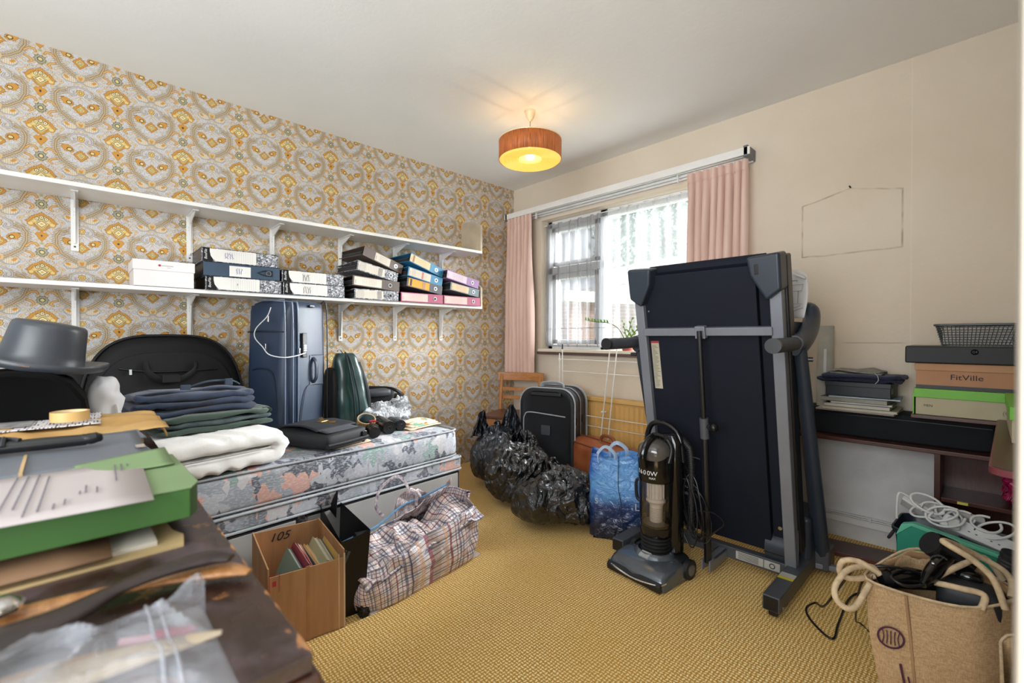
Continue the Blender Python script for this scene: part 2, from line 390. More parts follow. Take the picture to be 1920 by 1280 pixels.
def mattress_mat():
    q = N('printed_mattress_ticking', .85, spec=.2); pos = q.co(); zz = q.vm('ABSOLUTE', q.vm('SUBTRACT', q.vm('FRACTION', q.vm('SCALE', pos, sc=19.)), (.5, .5, .5))); zx, zy, zk = q.sep(zz)
    v = q.vm('ADD', q.vm('ADD', pos, q.vm('SCALE', q.comb(zy, zk, zy), sc=.07)), q.vm('SCALE', q.noise(pos, 9, 1, out=1), sc=.06))
    cell = q.voro(v, 12, out='Color', metric='MANHATTAN'); r, g, b = q.sep(cell)
    base = q.mix(q.mr(q.noise(pos, 7, 3), .35, .65), srgb('#b9bac2'), srgb('#8d949c'))
    c = q.ramp(r, [(0, srgb('#4a4e5a')), (.2, srgb('#9aa0aa')), (.42, srgb('#d8a494')), (.55, srgb('#b9bcc4')), (.68, srgb('#86a099')), (.8, srgb('#c9c6c8')), (.92, srgb('#5a5d68'))], 'CONSTANT')
    c = q.mix(q.mr(g, .1, .2, 0, .85), base, c)
    c = q.mix(q.mr(q.noise(q.vm('MULTIPLY', pos, (1, 1, 3)), 60, 3), .5, .6, 0, .35), c, srgb('#dcdcdf'))
    q.col(c); q.bump(q.noise(pos, 12, 3), .25, .01); return q.m

def plastic_film(name, c, c2, rough=.22, scale=9, alpha=1, strength=.9, spec=.6):
    q = N(name, rough, spec=spec); pos = q.co(); v = q.vm('ADD', pos, q.vm('SCALE', q.noise(pos, 5, 2, out=1), sc=.25))
    vs2 = q.vm('MULTIPLY', v, (1, 1, .45)); h = q.ma('ADD', q.ma('POWER', q.voro(vs2, scale, 'DISTANCE_TO_EDGE'), .6), q.ma('MULTIPLY', q.noise(vs2, scale * 1.6, 4, .6, dist=2.0), .9))
    q.col(q.mix(q.mr(q.noise(pos, 4, 3), .35, .65), srgb(c), srgb(c2))); q.bump(h, strength, .03); q.p.inputs['Alpha'].default_value = alpha; return q.m

def net_mat(name, c, amt):
    q = N(name); t = q.t
    tr = q.n('ShaderNodeBsdfTransparent'); di = q.n('ShaderNodeBsdfDiffuse', {'Color': srgb(c)}); tl = q.n('ShaderNodeBsdfTranslucent', {'Color': srgb(c)})
    lw = q.n('ShaderNodeLayerWeight', {'Blend': .5}); amt = q.ma('ADD', amt, q.ma('MULTIPLY', q.ma('POWER', lw.outputs['Facing'], 2.0), .5), clamp=True)
    a = q.n('ShaderNodeMixShader', {0: .5, 1: di.outputs[0], 2: tl.outputs[0]}); b_ = q.n('ShaderNodeMixShader', {0: amt, 1: tr.outputs[0], 2: a.outputs[0]})
    t.links.new(b_.outputs[0], t.nodes['Material Output'].inputs[0]); return q.m
def milky_mat(name, c, amt, rough=.2):
    q = N(name, rough, spec=.6); q.col(srgb(c)); h = q.noise(q.co(), 40, 4, .6, dist=1); q.bump(h, .5, .01)
    q.put(q.p.inputs['Alpha'], q.mr(q.noise(q.co(), 16, 3), .3, .7, amt * .5, amt * 1.3)); return q.m
def clear_mat(name, tint=(1, 1, 1, 1), rough=.05, amt=.12):
    q = N(name); t = q.t; tr = q.n('ShaderNodeBsdfTransparent', {'Color': tint}); gl = q.n('ShaderNodeBsdfGlossy', {'Roughness': rough})
    lw = q.n('ShaderNodeLayerWeight', {'Blend': .35}); f = q.ma('ADD', q.ma('MULTIPLY', lw.outputs['Fresnel'], .8), amt)
    b_ = q.n('ShaderNodeMixShader', {0: f, 1: tr.outputs[0], 2: gl.outputs[0]}); t.links.new(b_.outputs[0], t.nodes['Material Output'].inputs[0]); return q.m
def marble_mat():
    q = N('marbled_board', .55); pos = q.co(); n = q.noise(pos, 70, 4, .6, dist=1.5)
    q.col(q.ramp(n, [(.38, srgb('#2b2c30')), (.5, srgb('#6e7076')), (.6, srgb('#c9c9cc'))])); return q.m
def brick_mat():
    q = N('pale_brick', .9); b_ = q.n('ShaderNodeTexBrick', {'Vector': q.comb(q.ma('ADD', q.sep(q.co())[0], q.sep(q.co())[1]), q.sep(q.co())[2], 0), 'Scale': 4.4, 'Color1': srgb('#a87e6c'), 'Color2': srgb('#8f6a5b'), 'Mortar': srgb('#c9c2ba'), 'Mortar Size': .015})
    b_.inputs['Row Height'].default_value = .33; b_.inputs['Brick Width'].default_value = 1.0
    q.col(b_.outputs[0]); return q.m
def glow_mat(name, c, e, rough=.6, base=None):
    q = N(name, rough); q.col(srgb(base or c)); q.put(q.p.inputs['Emission Color'], srgb(c)); q.p.inputs['Emission Strength'].default_value = e; return q.m

# ================================================================ SETTING
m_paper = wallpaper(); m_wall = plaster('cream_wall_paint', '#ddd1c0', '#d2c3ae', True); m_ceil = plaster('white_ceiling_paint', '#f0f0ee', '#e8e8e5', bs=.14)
m_white = mat('white_gloss_paint', '#e8e6e2', .35, var=.04); m_cream = mat('cream_gloss_paint', '#ded3c0', .4, var=.05)
m_mahog = wood('dark_mahogany_laminate', '#5a3024', '#3c1e18', .35)
m_mahog_v = wood('dark_mahogany_upright', '#5a3024', '#3c1e18', .35, (12, 12, 1))
m_metal = mat('bare_steel', '#b9bbbf', .3, 1, var=.05, bump=0); m_chrome = mat('chrome', '#dddddd', .12, 1, var=.02, bump=0)
m_black = mat('black_plastic', '#141416', .35, var=.1, bump=.05); m_dgrey = mat('dark_grey_plastic', '#2a2c30', .5, var=.08)
m_whitep = mat('white_plastic', '#dcdcda', .4, var=.04, bump=0)

WY = 2.92
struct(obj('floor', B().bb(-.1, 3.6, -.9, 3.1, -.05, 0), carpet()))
struct(obj('ceiling', B().bb(-.1, 3.6, -.9, 3.1, 2.4, 2.45), m_ceil))
struct(obj('wall_left', B().bb(-.1, 0, -.9, 3.1, 0, 2.4), m_paper))
wx0, wx1, wz0, wz1 = .343, 2.02, .94, 2.06
b = B(); b.bb(0, wx0, WY, WY + .2, 0, 2.4); b.bb(wx1, 3.6, WY, WY + .2, 0, 2.4); b.bb(wx0, wx1, WY, WY + .2, 0, wz0); b.bb(wx0, wx1, WY, WY + .2, wz1, 2.4)
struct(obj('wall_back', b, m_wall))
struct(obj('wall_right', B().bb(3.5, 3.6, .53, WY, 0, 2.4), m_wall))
# door lining beside the camera
d1 = struct(obj('trim_1', B().bb(3.0365, 3.5, .50, .56, 0, 2.4), mat('door_lining_paint', '#c2b9ab', .45, var=.04, vs_=3), bevel=.004))
b = B(); b.bb(2.1, 3.2, 2.895, 2.92, .085, .135); b.tube([(2.1, 2.89, .125), (3.1, 2.89, .13)], .006, 8, 1)
for x in (2.35, 2.62, 2.9): b.box((x, 2.889, .127), (.012, .02, .02))
struct(obj('trim_2', b, m_white, bevel=.003))
struct(obj('baseboard_back', B().bb(0, 2.1, 2.905, 2.92, 0, .09), m_white, bevel=.003))
tag(obj('nail', B().tube([(2.525, 2.92, 1.832), (2.522, 2.905, 1.838)], .0035, 8, 1), m_black), 'small dark nail standing out of the cream wall above the faded picture mark', 'nail')

# window
win = struct(bpy.data.objects.new('window_1', None)); COL.objects.link(win); win.location = (0, 3.04, 0)
m_frame = mat('white_window_paint', '#dfe0df', .4, var=.03)
def bars(name, L, m=m_frame, par=win, bev=.004): 
    bb_ = B()
    for q_ in L: bb_.bb(*q_)
    return obj(name, bb_, m, par, bevel=bev)
bars('outer_frame', [(wx0, wx1, -.03, .03, wz0, wz0 + .05), (wx0, wx1, -.03, .03, wz1 - .06, wz1), (wx0, wx0 + .05, -.03, .03, wz0, wz1), (wx1 - .05, wx1, -.03, .03, wz0, wz1), (.895, .965, -.03, .03, wz0, wz1), (wx0, .93, -.03, .03, 1.60, 1.66)])
bars('casement_frame', [(.40, .89, -.045, .015, .995, 1.035), (.40, .89, -.045, .015, 1.55, 1.595), (.40, .445, -.045, .015, .995, 1.595), (.85, .895, -.045, .015, .995, 1.595)])
bars('vent_frame', [(.40, .89, -.045, .015, 1.665, 1.70), (.40, .89, -.045, .015, 1.955, 1.995), (.40, .44, -.045, .015, 1.665, 1.995), (.85, .89, -.045, .015, 1.665, 1.995)])
bars('casement_handle', [(.865, .88, -.065, -.045, 1.26, 1.29), (.867, .878, -.075, -.062, 1.2, 1.29)], m_chrome)
m_glass = clear_mat('window_glass', (.97, .99, .99, 1), .02, .02)
for q_ in ((.44, .86, 1.03, 1.56), (.435, .855, 1.695, 1.96), (.96, 1.975, .985, 2.005)):
    obj('pane', B().bb(q_[0], q_[1], -.003, .001, q_[2], q_[3]), m_glass, win)
b = B(); b.bb(wx0, wx1, -.17, -.03, .93, .955); obj('sill_board', b, m_cream, win, bevel=.005)
b = B(); b.bb(wx0, wx1, -.18, -.125, .910, .932); obj('sill_nosing', b, mat('dark_sill_edge', '#5a4842', .5), win, bevel=.003)

# outside
m_brick = brick_mat()
hs = thing('house', 'pale brick house with a white roof board seen outside through the net curtain', 'house', (-2.2, 9.6, 0), R(-14))
b = B(); b.bb(-3.5, 3.4, 0, 3, -1.2, 2.05); obj('brick_wall', b, m_brick, hs)
b = B(); b.bb(-3.8, 3.6, -.3, 3.2, 2.05, 2.32); obj('fascia', b, m_white, hs)
obj('roof', B().prism([(-.35, 2.32), (3.2, 2.32), (1.5, 3.15)], -3.8, 3.6, 'x'), mat('grey_roof_tiles', '#8a8a90', .8), hs)
f_ = obj('window', B().bb(1.6, 3.0, -.04, .02, .3, 1.6), m_white, hs, bevel=.01)
for x in (1.67, 2.34): obj('pane', B().bb(x, x + .6, -.055, -.045, .4, 1.5), mat('dark_window_glass', '#6d7880', .1), f_)
h2 = thing('house', 'nearer pale brick house wall with a white eave seen through the left casement', 'house', (-3.6, 7.2, 0), R(-14))
obj('brick_wall', B().bb(-1.6, .95, 0, 2.4, -1.2, 1.75), m_brick, h2); obj('fascia', B().bb(-1.7, 1.15, -.2, 2.5, 1.75, 1.95), m_white, h2)
g_ = struct(obj('ground', B().bb(-30, 30, 3.2, 40, -1.3, -1.2), mat('lawn', '#7d8f5c', .9, vs_=2)))
tr = thing('tree', 'leafy tree against the white sky outside the right part of the window', 'tree', (-5.6, 16.5, -1.2)); tr.scale = (1.6, 1.6, 1.6)
obj('trunk', B().tube([(0, 0, 0), (.05, 0, 2.2), (-.1, .1, 4.2)], [.16, .12, .06], 10), mat('bark', '#6a5c4c', .9), tr)
random.seed(5); b = B()
for k in range(2600):
    a = random.uniform(0, 2 * pi); t = random.uniform(-1, 1); r = random.random() ** .4
    blob = random.choice(((0, 0, 4.3, 1.5), (.9, .2, 3.6, 1.1), (-.8, 0, 3.9, 1.2), (.3, -.2, 5.2, 1.0)))
    p = Vector((cos(a) * math.sqrt(1 - t * t), sin(a) * math.sqrt(1 - t * t), t)) * blob[3] * r + Vector(blob[:3])
    e = Euler((random.uniform(0, 6), random.uniform(0, 6), 0)).to_matrix(); s_ = random.uniform(.05, .11)
    b.add([p + e @ Vector(q_) * s_ for q_ in ((-1, 0, 0), (0, -.5, 0), (1, 0, .1), (0, .5, 0))], [(0, 1, 2, 3)])
lv = obj('foliage', b, mat('tree_leaves', '#7f9080', .7, c2='#5f7062'), tr, smooth=0); lv['kind'] = 'stuff'

# net curtain: gathered sheer cloth
def net(x0, x1, y, z0, z1, seed, amp=.034, n=160):
    def f(u, v):
        x = x0 + (x1 - x0) * u; k = nz((u * 9 + seed, 0, 0), 1) * .8
        g = 1 - .35 * v
        yy = y + amp * g * (sin(u * (x1 - x0) * 62 + k * 5 + .6 * nz((u * 5, v * 2, seed))) * .7 + .6 * nz((u * 26, v * .7, seed)))
        return (x + .012 * nz((u * 12, v * 3, seed + 4)), yy, z0 + (z1 - z0) * v)
    return B().grid(n, 14, f)
nc = thing('net_curtain', 'sheer white net curtain gathered across the whole window', 'net curtain', (0, 0, 0))
m_net = net_mat('sheer_net', '#bcbec2', .36); m_net2 = net_mat('sheer_net_double', '#98989b', .5)
obj('sheer_panel', net(.36, .96, 2.955, .975, 2.02, 3, n=80), m_net2, nc); obj('sheer_panel', net(.93, 2.0, 2.96, .975, 2.03, 9, n=140), m_net, nc)
obj('hem', net(.36, 2.0, 2.953, 1.125, 1.13, 3), net_mat('hem_thread', '#8a8a8c', .7), nc)
obj('curtain_wire', B().tube([(.35, 2.95, 2.015), (2.01, 2.95, 2.025)], .004, 8, 1), m_whitep, nc)

# rail with tracks
rl = thing('curtain_rail', 'long white curtain rail with tracks above the window', 'curtain rail', (0, 0, 0))
obj('valance', B().bb(.01, 2.075, 2.79, 2.80, 2.105, 2.15), m_white, rl, bevel=.002)
for y, z in ((2.825, 2.108), (2.86, 2.098), (2.89, 2.088)): obj('track', B().bb(.03, 2.06, y, y + .014, z, z + .014), m_whitep, rl, bevel=.002)
obj('top_board', B().bb(.02, 2.06, 2.80, 2.92, 2.128, 2.136), m_white, rl)
for x in (.03, 2.05): obj('end_bracket', B().bb(x - .01, x + .015, 2.79, 2.92, 2.095, 2.16), mat('grey_bracket', '#6f7276', .5), rl, bevel=.003)
for x in (.36, 1.62): obj('glider', B().bb(x, x + .008, 2.825, 2.84, 2.06, 2.11), m_whitep, rl)

# curtains
m_pink = mat('faded_pink_curtain', '#dfc1b3', .9, c2='#d2b0a2', vs_=14, bump=.15, bs=300, stretch=(1, 1, .15), sheen=.2)
def curtain(x0, x1, z0, z1, flare, folds, seed, lab):
    t = thing('curtain', lab, 'curtain', ((x0 + x1) / 2, 2.825, z0), 0, 'pink curtains'); W = x1 - x0; H_ = z1 - z0
    def f(u, v):
        w_ = W * (1 + flare * (1 - v)); a = 2 * pi * folds * u + 1.1 * nz((u * 4, v * 1.5, seed)); am = .014 + .032 * min(1, (1 - v) * 2.2)
        s_ = math.copysign(abs(sin(a)) ** .7, sin(a)) + .4 * nz((u * 9, v * 2, seed + 3))
        return ((u - .5) * w_ + .3 * am * cos(a) + flare * .2 * W * (1 - v), -.012 + am * s_, v * H_)
    obj('cloth', B().grid(folds * 12, 24, f), m_pink, t, smooth=60)
    def g(u, v):
        p = f(u, .955 + v * .045); return (p[0], p[1] - .004, p[2])
    obj('heading_tape', B().grid(folds * 12, 2, g), m_pink, t, smooth=60); return t
curtain(.02, .325, .715, 2.112, .10, 7, 1, 'faded pink curtain hanging at the left of the window beside the wallpaper')
curtain(1.69, 2.055, .70, 2.085, -.02, 8, 6, 'faded pink curtain at the right of the window partly behind the folded treadmill')

# radiator
rad = thing('radiator', 'long low cream panel radiator under the window', 'radiator', (1.2, 2.86, .13))
m_rad = mat('cream_radiator_enamel', '#dcae68', .35, var=.05)
b = B(); n = 144; top = []
for i in range(n + 1):
    x = -.72 + 1.44 * i / n; yy = -.045 + (.014 if (i % 4) in (0,) else 0); top.append((x, yy))
vs_a = [(x, y, 0.02) for x, y in top] + [(x, y, .43) for x, y in top]
b.add(vs_a, [(i, i + 1, i + n + 2, i + n + 1) for i in range(n)]); b.bb(-.72, .72, -.03, .0, .0, .45)
obj('fluted_panel', b, m_rad, rad, smooth=20)
obj('top_grille', B().bb(-.735, .735, -.055, .02, .445, .475), m_rad, rad, bevel=.004); obj('bottom_edge', B().bb(-.73, .73, -.05, .0, -.0, .025), m_rad, rad, bevel=.004)
for s_ in (-.55, .55): obj('wall_bracket', B().bb(s_ - .02, s_ + .02, -.02, .058, .1, .35), m_rad, rad)
obj('pipe', B().tube([(-.75, -.02, .04), (-.79, -.02, .02), (-.79, -.02, -.13)], .008, 8), m_white, rad)

# ceiling lamp
P0 = Vector((1.13, 1.962, 2.4))
lamp = thing('pendant_lamp', 'lit round pendant lamp with a woven wood band and cream ribbed shade under the ceiling', 'lamp', P0)
m_lc = mat('cream_lamp_plastic', '#efdcb4', .4)
obj('ceiling_rose', B().lathe([(.001, 0), (.032, 0), (.032, -.012), (.026, -.02), (.024, -.034), (.012, -.055), (.004, -.062), (.001, -.062)], 24), m_lc, lamp)
obj('flex', B().tube([(0, 0, -.06), (0, 0, -.30)], .0022, 6, 1), mat('brown_flex', '#8f6a44', .5), lamp)
q = N('woven_wood_band', .6); x_, y_, z_ = q.sep(q.co()); an = q.ma('ARCTAN2', y_, x_)
cv = q.comb(q.ma('MULTIPLY', an, 14), q.ma('MULTIPLY', z_, 3), 0); c_ = q.mix(q.mr(q.noise(cv, 3.2, 4, .7), .35, .65), srgb('#b4602a'), srgb('#5c3418'))
c_ = q.mix(q.mr(q.ma('SINE', q.ma('MULTIPLY', an, 220)), .2, .9, 0, .35), c_, srgb('#5a3418'))
q.col(c_); q.bump(q.ma('SINE', q.ma('MULTIPLY', an, 220)), .3, .002)
q.put(q.p.inputs['Emission Color'], c_); q.p.inputs['Emission Strength'].default_value = .35
m_band = q.m
r_, zt, zb = .185, -.184, -.290
obj('wood_band', B().loft([[(r_ * cos(2 * pi * k / 64), r_ * sin(2 * pi * k / 64), z) for k in range(64)] for z in (zt, zb)], True, False), m_band, lamp, smooth=40, solid=.003)
m_ring = glow_mat('lit_cream_diffuser', '#ffc452', .36, .5, '#e6ba66')
prof = [(.183, zb)] + [(.177 - .112 * i / 26, zb - .004 - (.0045 if i % 2 else 0) + .012 * (i / 26)) for i in range(27)] + [(.062, zb + .02), (.060, zb + .05)]
obj('ribbed_diffuser', B().lathe(prof, 64, cap=False), m_ring, lamp, smooth=50)
obj('rim', B().lathe([(.183, zt + .001), (.188, zt + .001), (.188, zt + .006), (.183, zt + .006), (.183, zt + .001)], 64, cap=False), m_lc, lamp)
obj('spider', B().box((0, 0, zt - .004), (.35, .006, .003)).box((0, 0, zt - .004), (.006, .35, .003)), m_metal, lamp)
obj('bulb_holder', B().lathe([(.001, -.17), (.016, -.17), (.02, -.205), (.016, -.215), (.001, -.215)], 16), m_lc, lamp)
obj('bulb', B().lathe([(.001, -.214), (.013, -.218), (.018, -.233), (.029, -.253), (.029, -.268), (.018, -.286), (.001, -.292)], 20), glow_mat('lit_bulb', '#ffe9b8', 6), lamp)
light('lamp_glow', 'POINT', P0 + Vector((0, 0, -.255)), 13, (1, .74, .42), shadow_soft_size=.03)

# ================================================================ SHELVES ON THE WALLPAPERED WALL
def shelf(name, lab, z, side):
    t = thing(name, lab, 'shelf', (0, 0, z))
    obj('board', B().bb(0.001, .25, -.62, 2.33, -.02, 0), m_white, t, bevel=.002)
    if side == 'tall': P = [(.0, 0), (.25, 0), (.25, .205), (.10, .255), (0, .255)]
    else: P = [(.0, 0), (.25, 0), (.25, .15), (.12, .235), (0, .235)]
    obj('end_panel', B().prism([(x, q_) for x, q_ in P], 2.313, 2.331, 'y'), mat('shaded_end_panel', '#bfb098', .5), t, bevel=.0015)  # tan tone carries the shade on the panel's face
    for y in (-.0, .452, .868, 1.289, 1.697, 2.105):
        k = obj('bracket', B().bb(.001, .006, y - .014, y + .014, -.27, -.022).bb(.0, .19, y - .013, y + .013, -.027, -.021)
                .prism([(.006, -.235), (.006, -.05), (.02, -.027), (.17, -.027), (.035, -.07), (.016, -.235)], y - .003, y + .003, 'y'), m_white, t, bevel=.001)
        obj('screw', B().box((.0068, y, -.25), (.003, .007, .007)).box((.0068, y, -.10), (.003, .007, .007)).box((.0068, y, -.085), (.003, .007, .007)), m_dgrey, k)
    return t
ZU, ZL = 1.735, 1.297
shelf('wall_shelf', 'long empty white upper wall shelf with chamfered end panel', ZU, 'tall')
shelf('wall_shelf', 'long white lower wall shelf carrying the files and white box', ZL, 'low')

m_marb = marble_mat(); m_paper_l = mat('label_paper', '#dcd9d2', .7, var=.04, bump=0); m_ink = mat('dark_ink', '#22242c', .7, bump=0); m_binkk = mat('blue_ink', '#3553a0', .7, bump=0)
m_line = mat('faint_print', '#a8a6a2', .7, bump=0); m_pages = mat('paper_edges', '#cfc8ba', .8, stretch=(1, 1, 40)); m_red = mat('red_print', '#b8303c', .6, bump=0)
# white shoe box
t = thing('shoe_box', 'white lidded cardboard shoe box on the lower shelf left of the files', 'box', (.135, .314, ZL))
m_wbox = mat('white_card', '#e6dedc', .6, var=.03)
obj('base', B().bb(-.12, .123, -.117, .117, .001, .10), m_wbox, t, bevel=.001); obj('lid', B().bb(-.124, .127, -.121, .121, .077, .125), m_wbox, t, bevel=.002)
lg = obj('logo', B().lathe([(.001, 0), (.0055, 0), (.0055, .0005), (.001, .0005)], 16), m_red, t, loc=(.1275, -.02, .102), rot=(0, R(90), 0))
obj('print', B().bb(0, .0004, .0, .045, .1, .103).bb(0, .0004, .02, .035, .092, .094), m_line, t, loc=(.1275, -.012, 0))

def handwriting(par, loc, n, m, seed, h=.02):
    random.seed(seed); b_ = B(); y = 0
    for k in range(n):
        pts = []; z = -h / 2
        while z < h / 2: pts.append((0, y + random.uniform(-.0035, .0035), z)); z += h / 7
        b_.tube(pts, .0009, 4, 2); y += .011
    return obj('handwriting', b_, m, par, loc=loc)
def box_file(name, lab, y0, z, L, mt, style, seed, dx=0, rz=0, H_=.072):
    """closed box file lying on its side; spine faces the room"""
    t = thing(name, lab, 'box file', (.265 + dx, y0, z), rz, 'box files lying on the lower shelf')
    obj('case', B().bb(-.255, -.002, .002, L - .002, .003, H_ - .003), m_black, t)
    obj('cover', B().bb(-.26, 0, 0, L, 0, .003).bb(-.26, 0, 0, L, H_ - .003, H_).bb(-.003, 0, 0, L, 0, H_).bb(-.26, 0, L - .003, L, 0, H_), mt, t, bevel=.001)
    if style == 'marb':
        obj('black_band', B().bb(0, .0008, .006, .05, .002, H_ - .002), m_black, t)
        text('lettering', 'BoxFile', .017, m_whitep, t, (.0013, .019, H_ / 2), (R(90), R(-90), R(90)), shear=.3)
        r_ = .03; P = [(.25 if L > .34 else .22, .004), (.25 if L > .34 else .22, H_ - .004), (.036, H_ - .004), (.036, H_ - .02), (.040, .030), (.052, .012), (.07, .004)]
        lb = obj('label', B().prism(P, .0008, .0014, 'x'), m_paper_l, t)
        b_ = B()
        for k in range(12): b_.bb(.0014, .0016, .115 + k * .0105, .1156 + k * .0105, .008, H_ - .008)
        obj('ruled_line', b_, m_line, lb)['kind'] = 'stuff'
        if seed == 1: handwriting(t, (.0022, .105, H_ * .55), 4, m_binkk, seed, .034)
        elif seed == 3: handwriting(t, (.0022, .145, H_ * .5), 1, m_ink, seed, .012)
        else: handwriting(t, (.0022, .115, H_ * .5), 4, m_ink, seed, .045)
    else:
        lb = obj('label', B().bb(0, .001, .115, .215, .005, H_ - .012), m_paper_l, t); handwriting(t, (.0018, .15, H_ / 2), 3, m_binkk, 8, .034)
        obj('finger_pull', B().tube([(0.002, .295, H_ / 2), (.002, .27, H_ / 2 - .006), (.002, .27, H_ / 2 + .006)], .003, 6, 1, True).lathe([(.008, 0), (.016, 0), (.016, .004), (.008, .004), (.008, 0)], 20, cap=False), m_black, t)
        for o_ in t.children:
            if o_.name.startswith('finger_pull'):
                pass
    return t
m_blueb = mat('slate_blue_board', '#34475a', .6)
H1 = .072
box_file('box_file', 'black marbled box file at the bottom of the left three', .478, ZL, .362, m_marb, 'marb', 3)
t = box_file('box_file', 'slate blue box file between two marbled ones', .470, ZL + H1, .362, m_blueb, 'blue', 2)
for o_ in list(t.children):
    if o_.name.startswith('finger_pull'): bpy.data.objects.remove(o_)
obj('finger_pull', B().tube([(.002, .25, H1 / 2), (.002, .285, H1 / 2 + .013), (.002, .322, H1 / 2 + .014), (.002, .322, H1 / 2 - .014), (.002, .285, H1 / 2 - .013)], .0035, 6, 1, True)
    .add([(.001, .285 + .0, H1 / 2)], []), mat('navy_pull', '#1c2436', .4), t)
obj('finger_ring', B().loft([[(.002 + e_, .303 + r_ * cos(a), H1 / 2 + r_ * sin(a)) for a in [2 * pi * k / 20 for k in range(20)]] for r_, e_ in ((.014, 0), (.014, .003), (.009, .003), (.009, 0))], True, False), m_metal, t)
box_file('box_file', 'black marbled box file with blue handwriting on top of the left three', .462, ZL + 2 * H1, .362, m_marb, 'marb', 1)
box_file('box_file', 'black marbled box file at the bottom of the low pair', .848, ZL, .357, m_marb, 'marb', 4, H_=.07)
box_file('box_file', 'black marbled box file on top of the low pair', .842, ZL + .07, .357, m_marb, 'marb', 5, H_=.07)

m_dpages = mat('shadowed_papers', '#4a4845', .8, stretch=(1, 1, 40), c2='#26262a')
def lever_arch(lab, y0, z0, tilt, c, inner, labw, seed, L=.305, H_=.064, rz=0, ring='#c9c9cc', lc='#d6cbbd', marb=False, dx=0, thick=True, stripe=None):
    """lever arch file lying flat: C shaped cover, open ends, spine to the room; tilt lowers the far end"""
    t = thing('lever_arch_file', lab, 'lever arch file', (.272 + dx, y0, z0), 0, 'lever arch files stacked on the lower shelf', rot=(-tilt, 0, rz))
    mo = m_marb if marb else mat('file_board', c, .55, var=.06); mi = mat('file_lining', inner, .6)
    obj('spine', B().bb(-.003, 0, 0, L, 0, H_), mo, t, bevel=.0008)
    D = .285
    sq = .018  # boards close up towards the back
    obj('board', B().prism([(-D, H_ - sq), (-.002, H_ - .003), (-.002, H_), (-D, H_ - sq + .003)], 0, L, 'y'), mo, t)
    obj('board', B().prism([(-D, sq * .1), (-.002, 0), (-.002, .003), (-D, sq * .1 + .003)], 0, L, 'y'), mo, t)
    obj('lining', B().bb(-.006, -.003, .003, L - .003, .003, H_ - .003), mi, t)
    pp = B(); random.seed(seed)
    n_ = 7
    for k in range(n_):
        z = .006 + k * (H_ - sq - .012) / n_; j = random.uniform(0, .006)
        pp.bb(-.27 + j, -.045 + j, .01 + j, L - .012 + j, z, z + (H_ - sq - .016) / n_)
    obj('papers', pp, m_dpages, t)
    a, b_, = labw
    lb = obj('label', B().bb(0, .0012, a * L, b_ * L, .006, H_ - .006), mat('file_label', lc, .7, var=.03, bump=0), t)
    k_ = B()
    for i in range(9):
        y = (a + (b_ - a) * (.30 + .06 * i)) * L; k_.bb(.0012, .0016, y, y + .0009, .012, H_ - .012)
    k_.bb(.0012, .0017, (a + .02) * L, (a + .035) * L, .012, H_ * .6)
    obj('label_print', k_, m_line, lb)['kind'] = 'stuff'
    if stripe:
        for (s0, s1, sc_) in stripe: obj('label_stripe', B().bb(.0012, .0019, s0 * L, s1 * L, .008, H_ - .008), mat('label_stripe', sc_, .6, bump=0), lb)
    cy = (b_ + 1) / 2 * L - .004
    obj('finger_ring', B().loft([[(e_, cy + r_ * cos(q_), H_ / 2 + r_ * sin(q_)) for q_ in [2 * pi * k / 24 for k in range(24)]] for r_, e_ in ((.0135, 0), (.0135, .0022), (.0095, .0022), (.0095, -.001))], True, False), mat('ring_metal', ring, .3, 1, bump=0), t)
    obj('finger_hole', B().loft([[(.0008, cy + r_ * cos(q_), H_ / 2 + r_ * sin(q_)) for q_ in [2 * pi * k / 24 for k in range(24)]] for r_ in (.0096, .0005)], True, False), m_black, t)
    return t
T = R
bk = '#1a1c20'
ST = ((.5, .6, '#9a948c'), (.06, .2, '#c0b8ae'))
lever_arch('grey marbled lever arch file at the bottom of the brown stack', 1.265, ZL, 0, bk, bk, (.03, .64), 1, marb=True, L=.309, stripe=ST)
lever_arch('brown lever arch file second from the bottom of its stack', 1.252, ZL + .083, T(3), '#5e524b', bk, (.03, .60), 2, rz=T(2), L=.335)
lever_arch('brown marbled lever arch file below the topmost brown one', 1.279, ZL + .182, T(10), '#6c5f58', bk, (.03, .66), 3, rz=T(5), marb=True, stripe=ST)
lever_arch('brown lever arch file on top of the left stack, tilted steeply', 1.320, ZL + .280, T(16), '#5f5048', bk, (.28, .66), 4, rz=T(9), L=.32)
lever_arch('rose pink lever arch file at the bottom of the middle stack', 1.593, ZL, 0, '#a8506c', '#7a2f48', (.02, .62), 5, L=.344, lc='#dcbcb4')
lever_arch('black lever arch file with an orange label in the middle stack', 1.635, ZL + .108, T(8), '#4a4a50', bk, (.04, .62), 6, L=.305, lc='#e0a02c', rz=T(3), stripe=((.08, .13, '#3a2c14'), (.42, .5, '#b98a6a')))
lever_arch('sky blue lever arch file under another blue one', 1.643, ZL + .180, T(10), '#3580a8', '#16506e', (.03, .64), 7, L=.308, rz=T(5), lc='#d8c8b4', stripe=((.38, .43, '#cf7a74'), (.1, .2, '#c4b6a4')))
lever_arch('sky blue lever arch file on top of the middle stack', 1.659, ZL + .278, T(15), '#3580a8', bk, (.0, .58), 8, L=.316, rz=T(8), lc='#e4c79c', stripe=((.07, .12, '#a8744a'),))
lever_arch('rose pink lever arch file at the bottom of the right stack', 1.945, ZL, 0, '#a8506c', '#7a2f48', (.02, .62), 9, L=.345, lc='#dcbcb4')
lever_arch('grey lever arch file in the middle of the right stack', 2.0, ZL + .108, T(8), '#6f7d80', bk, (.04, .62), 10, L=.284, rz=T(2), lc='#e0c09c', H_=.060)
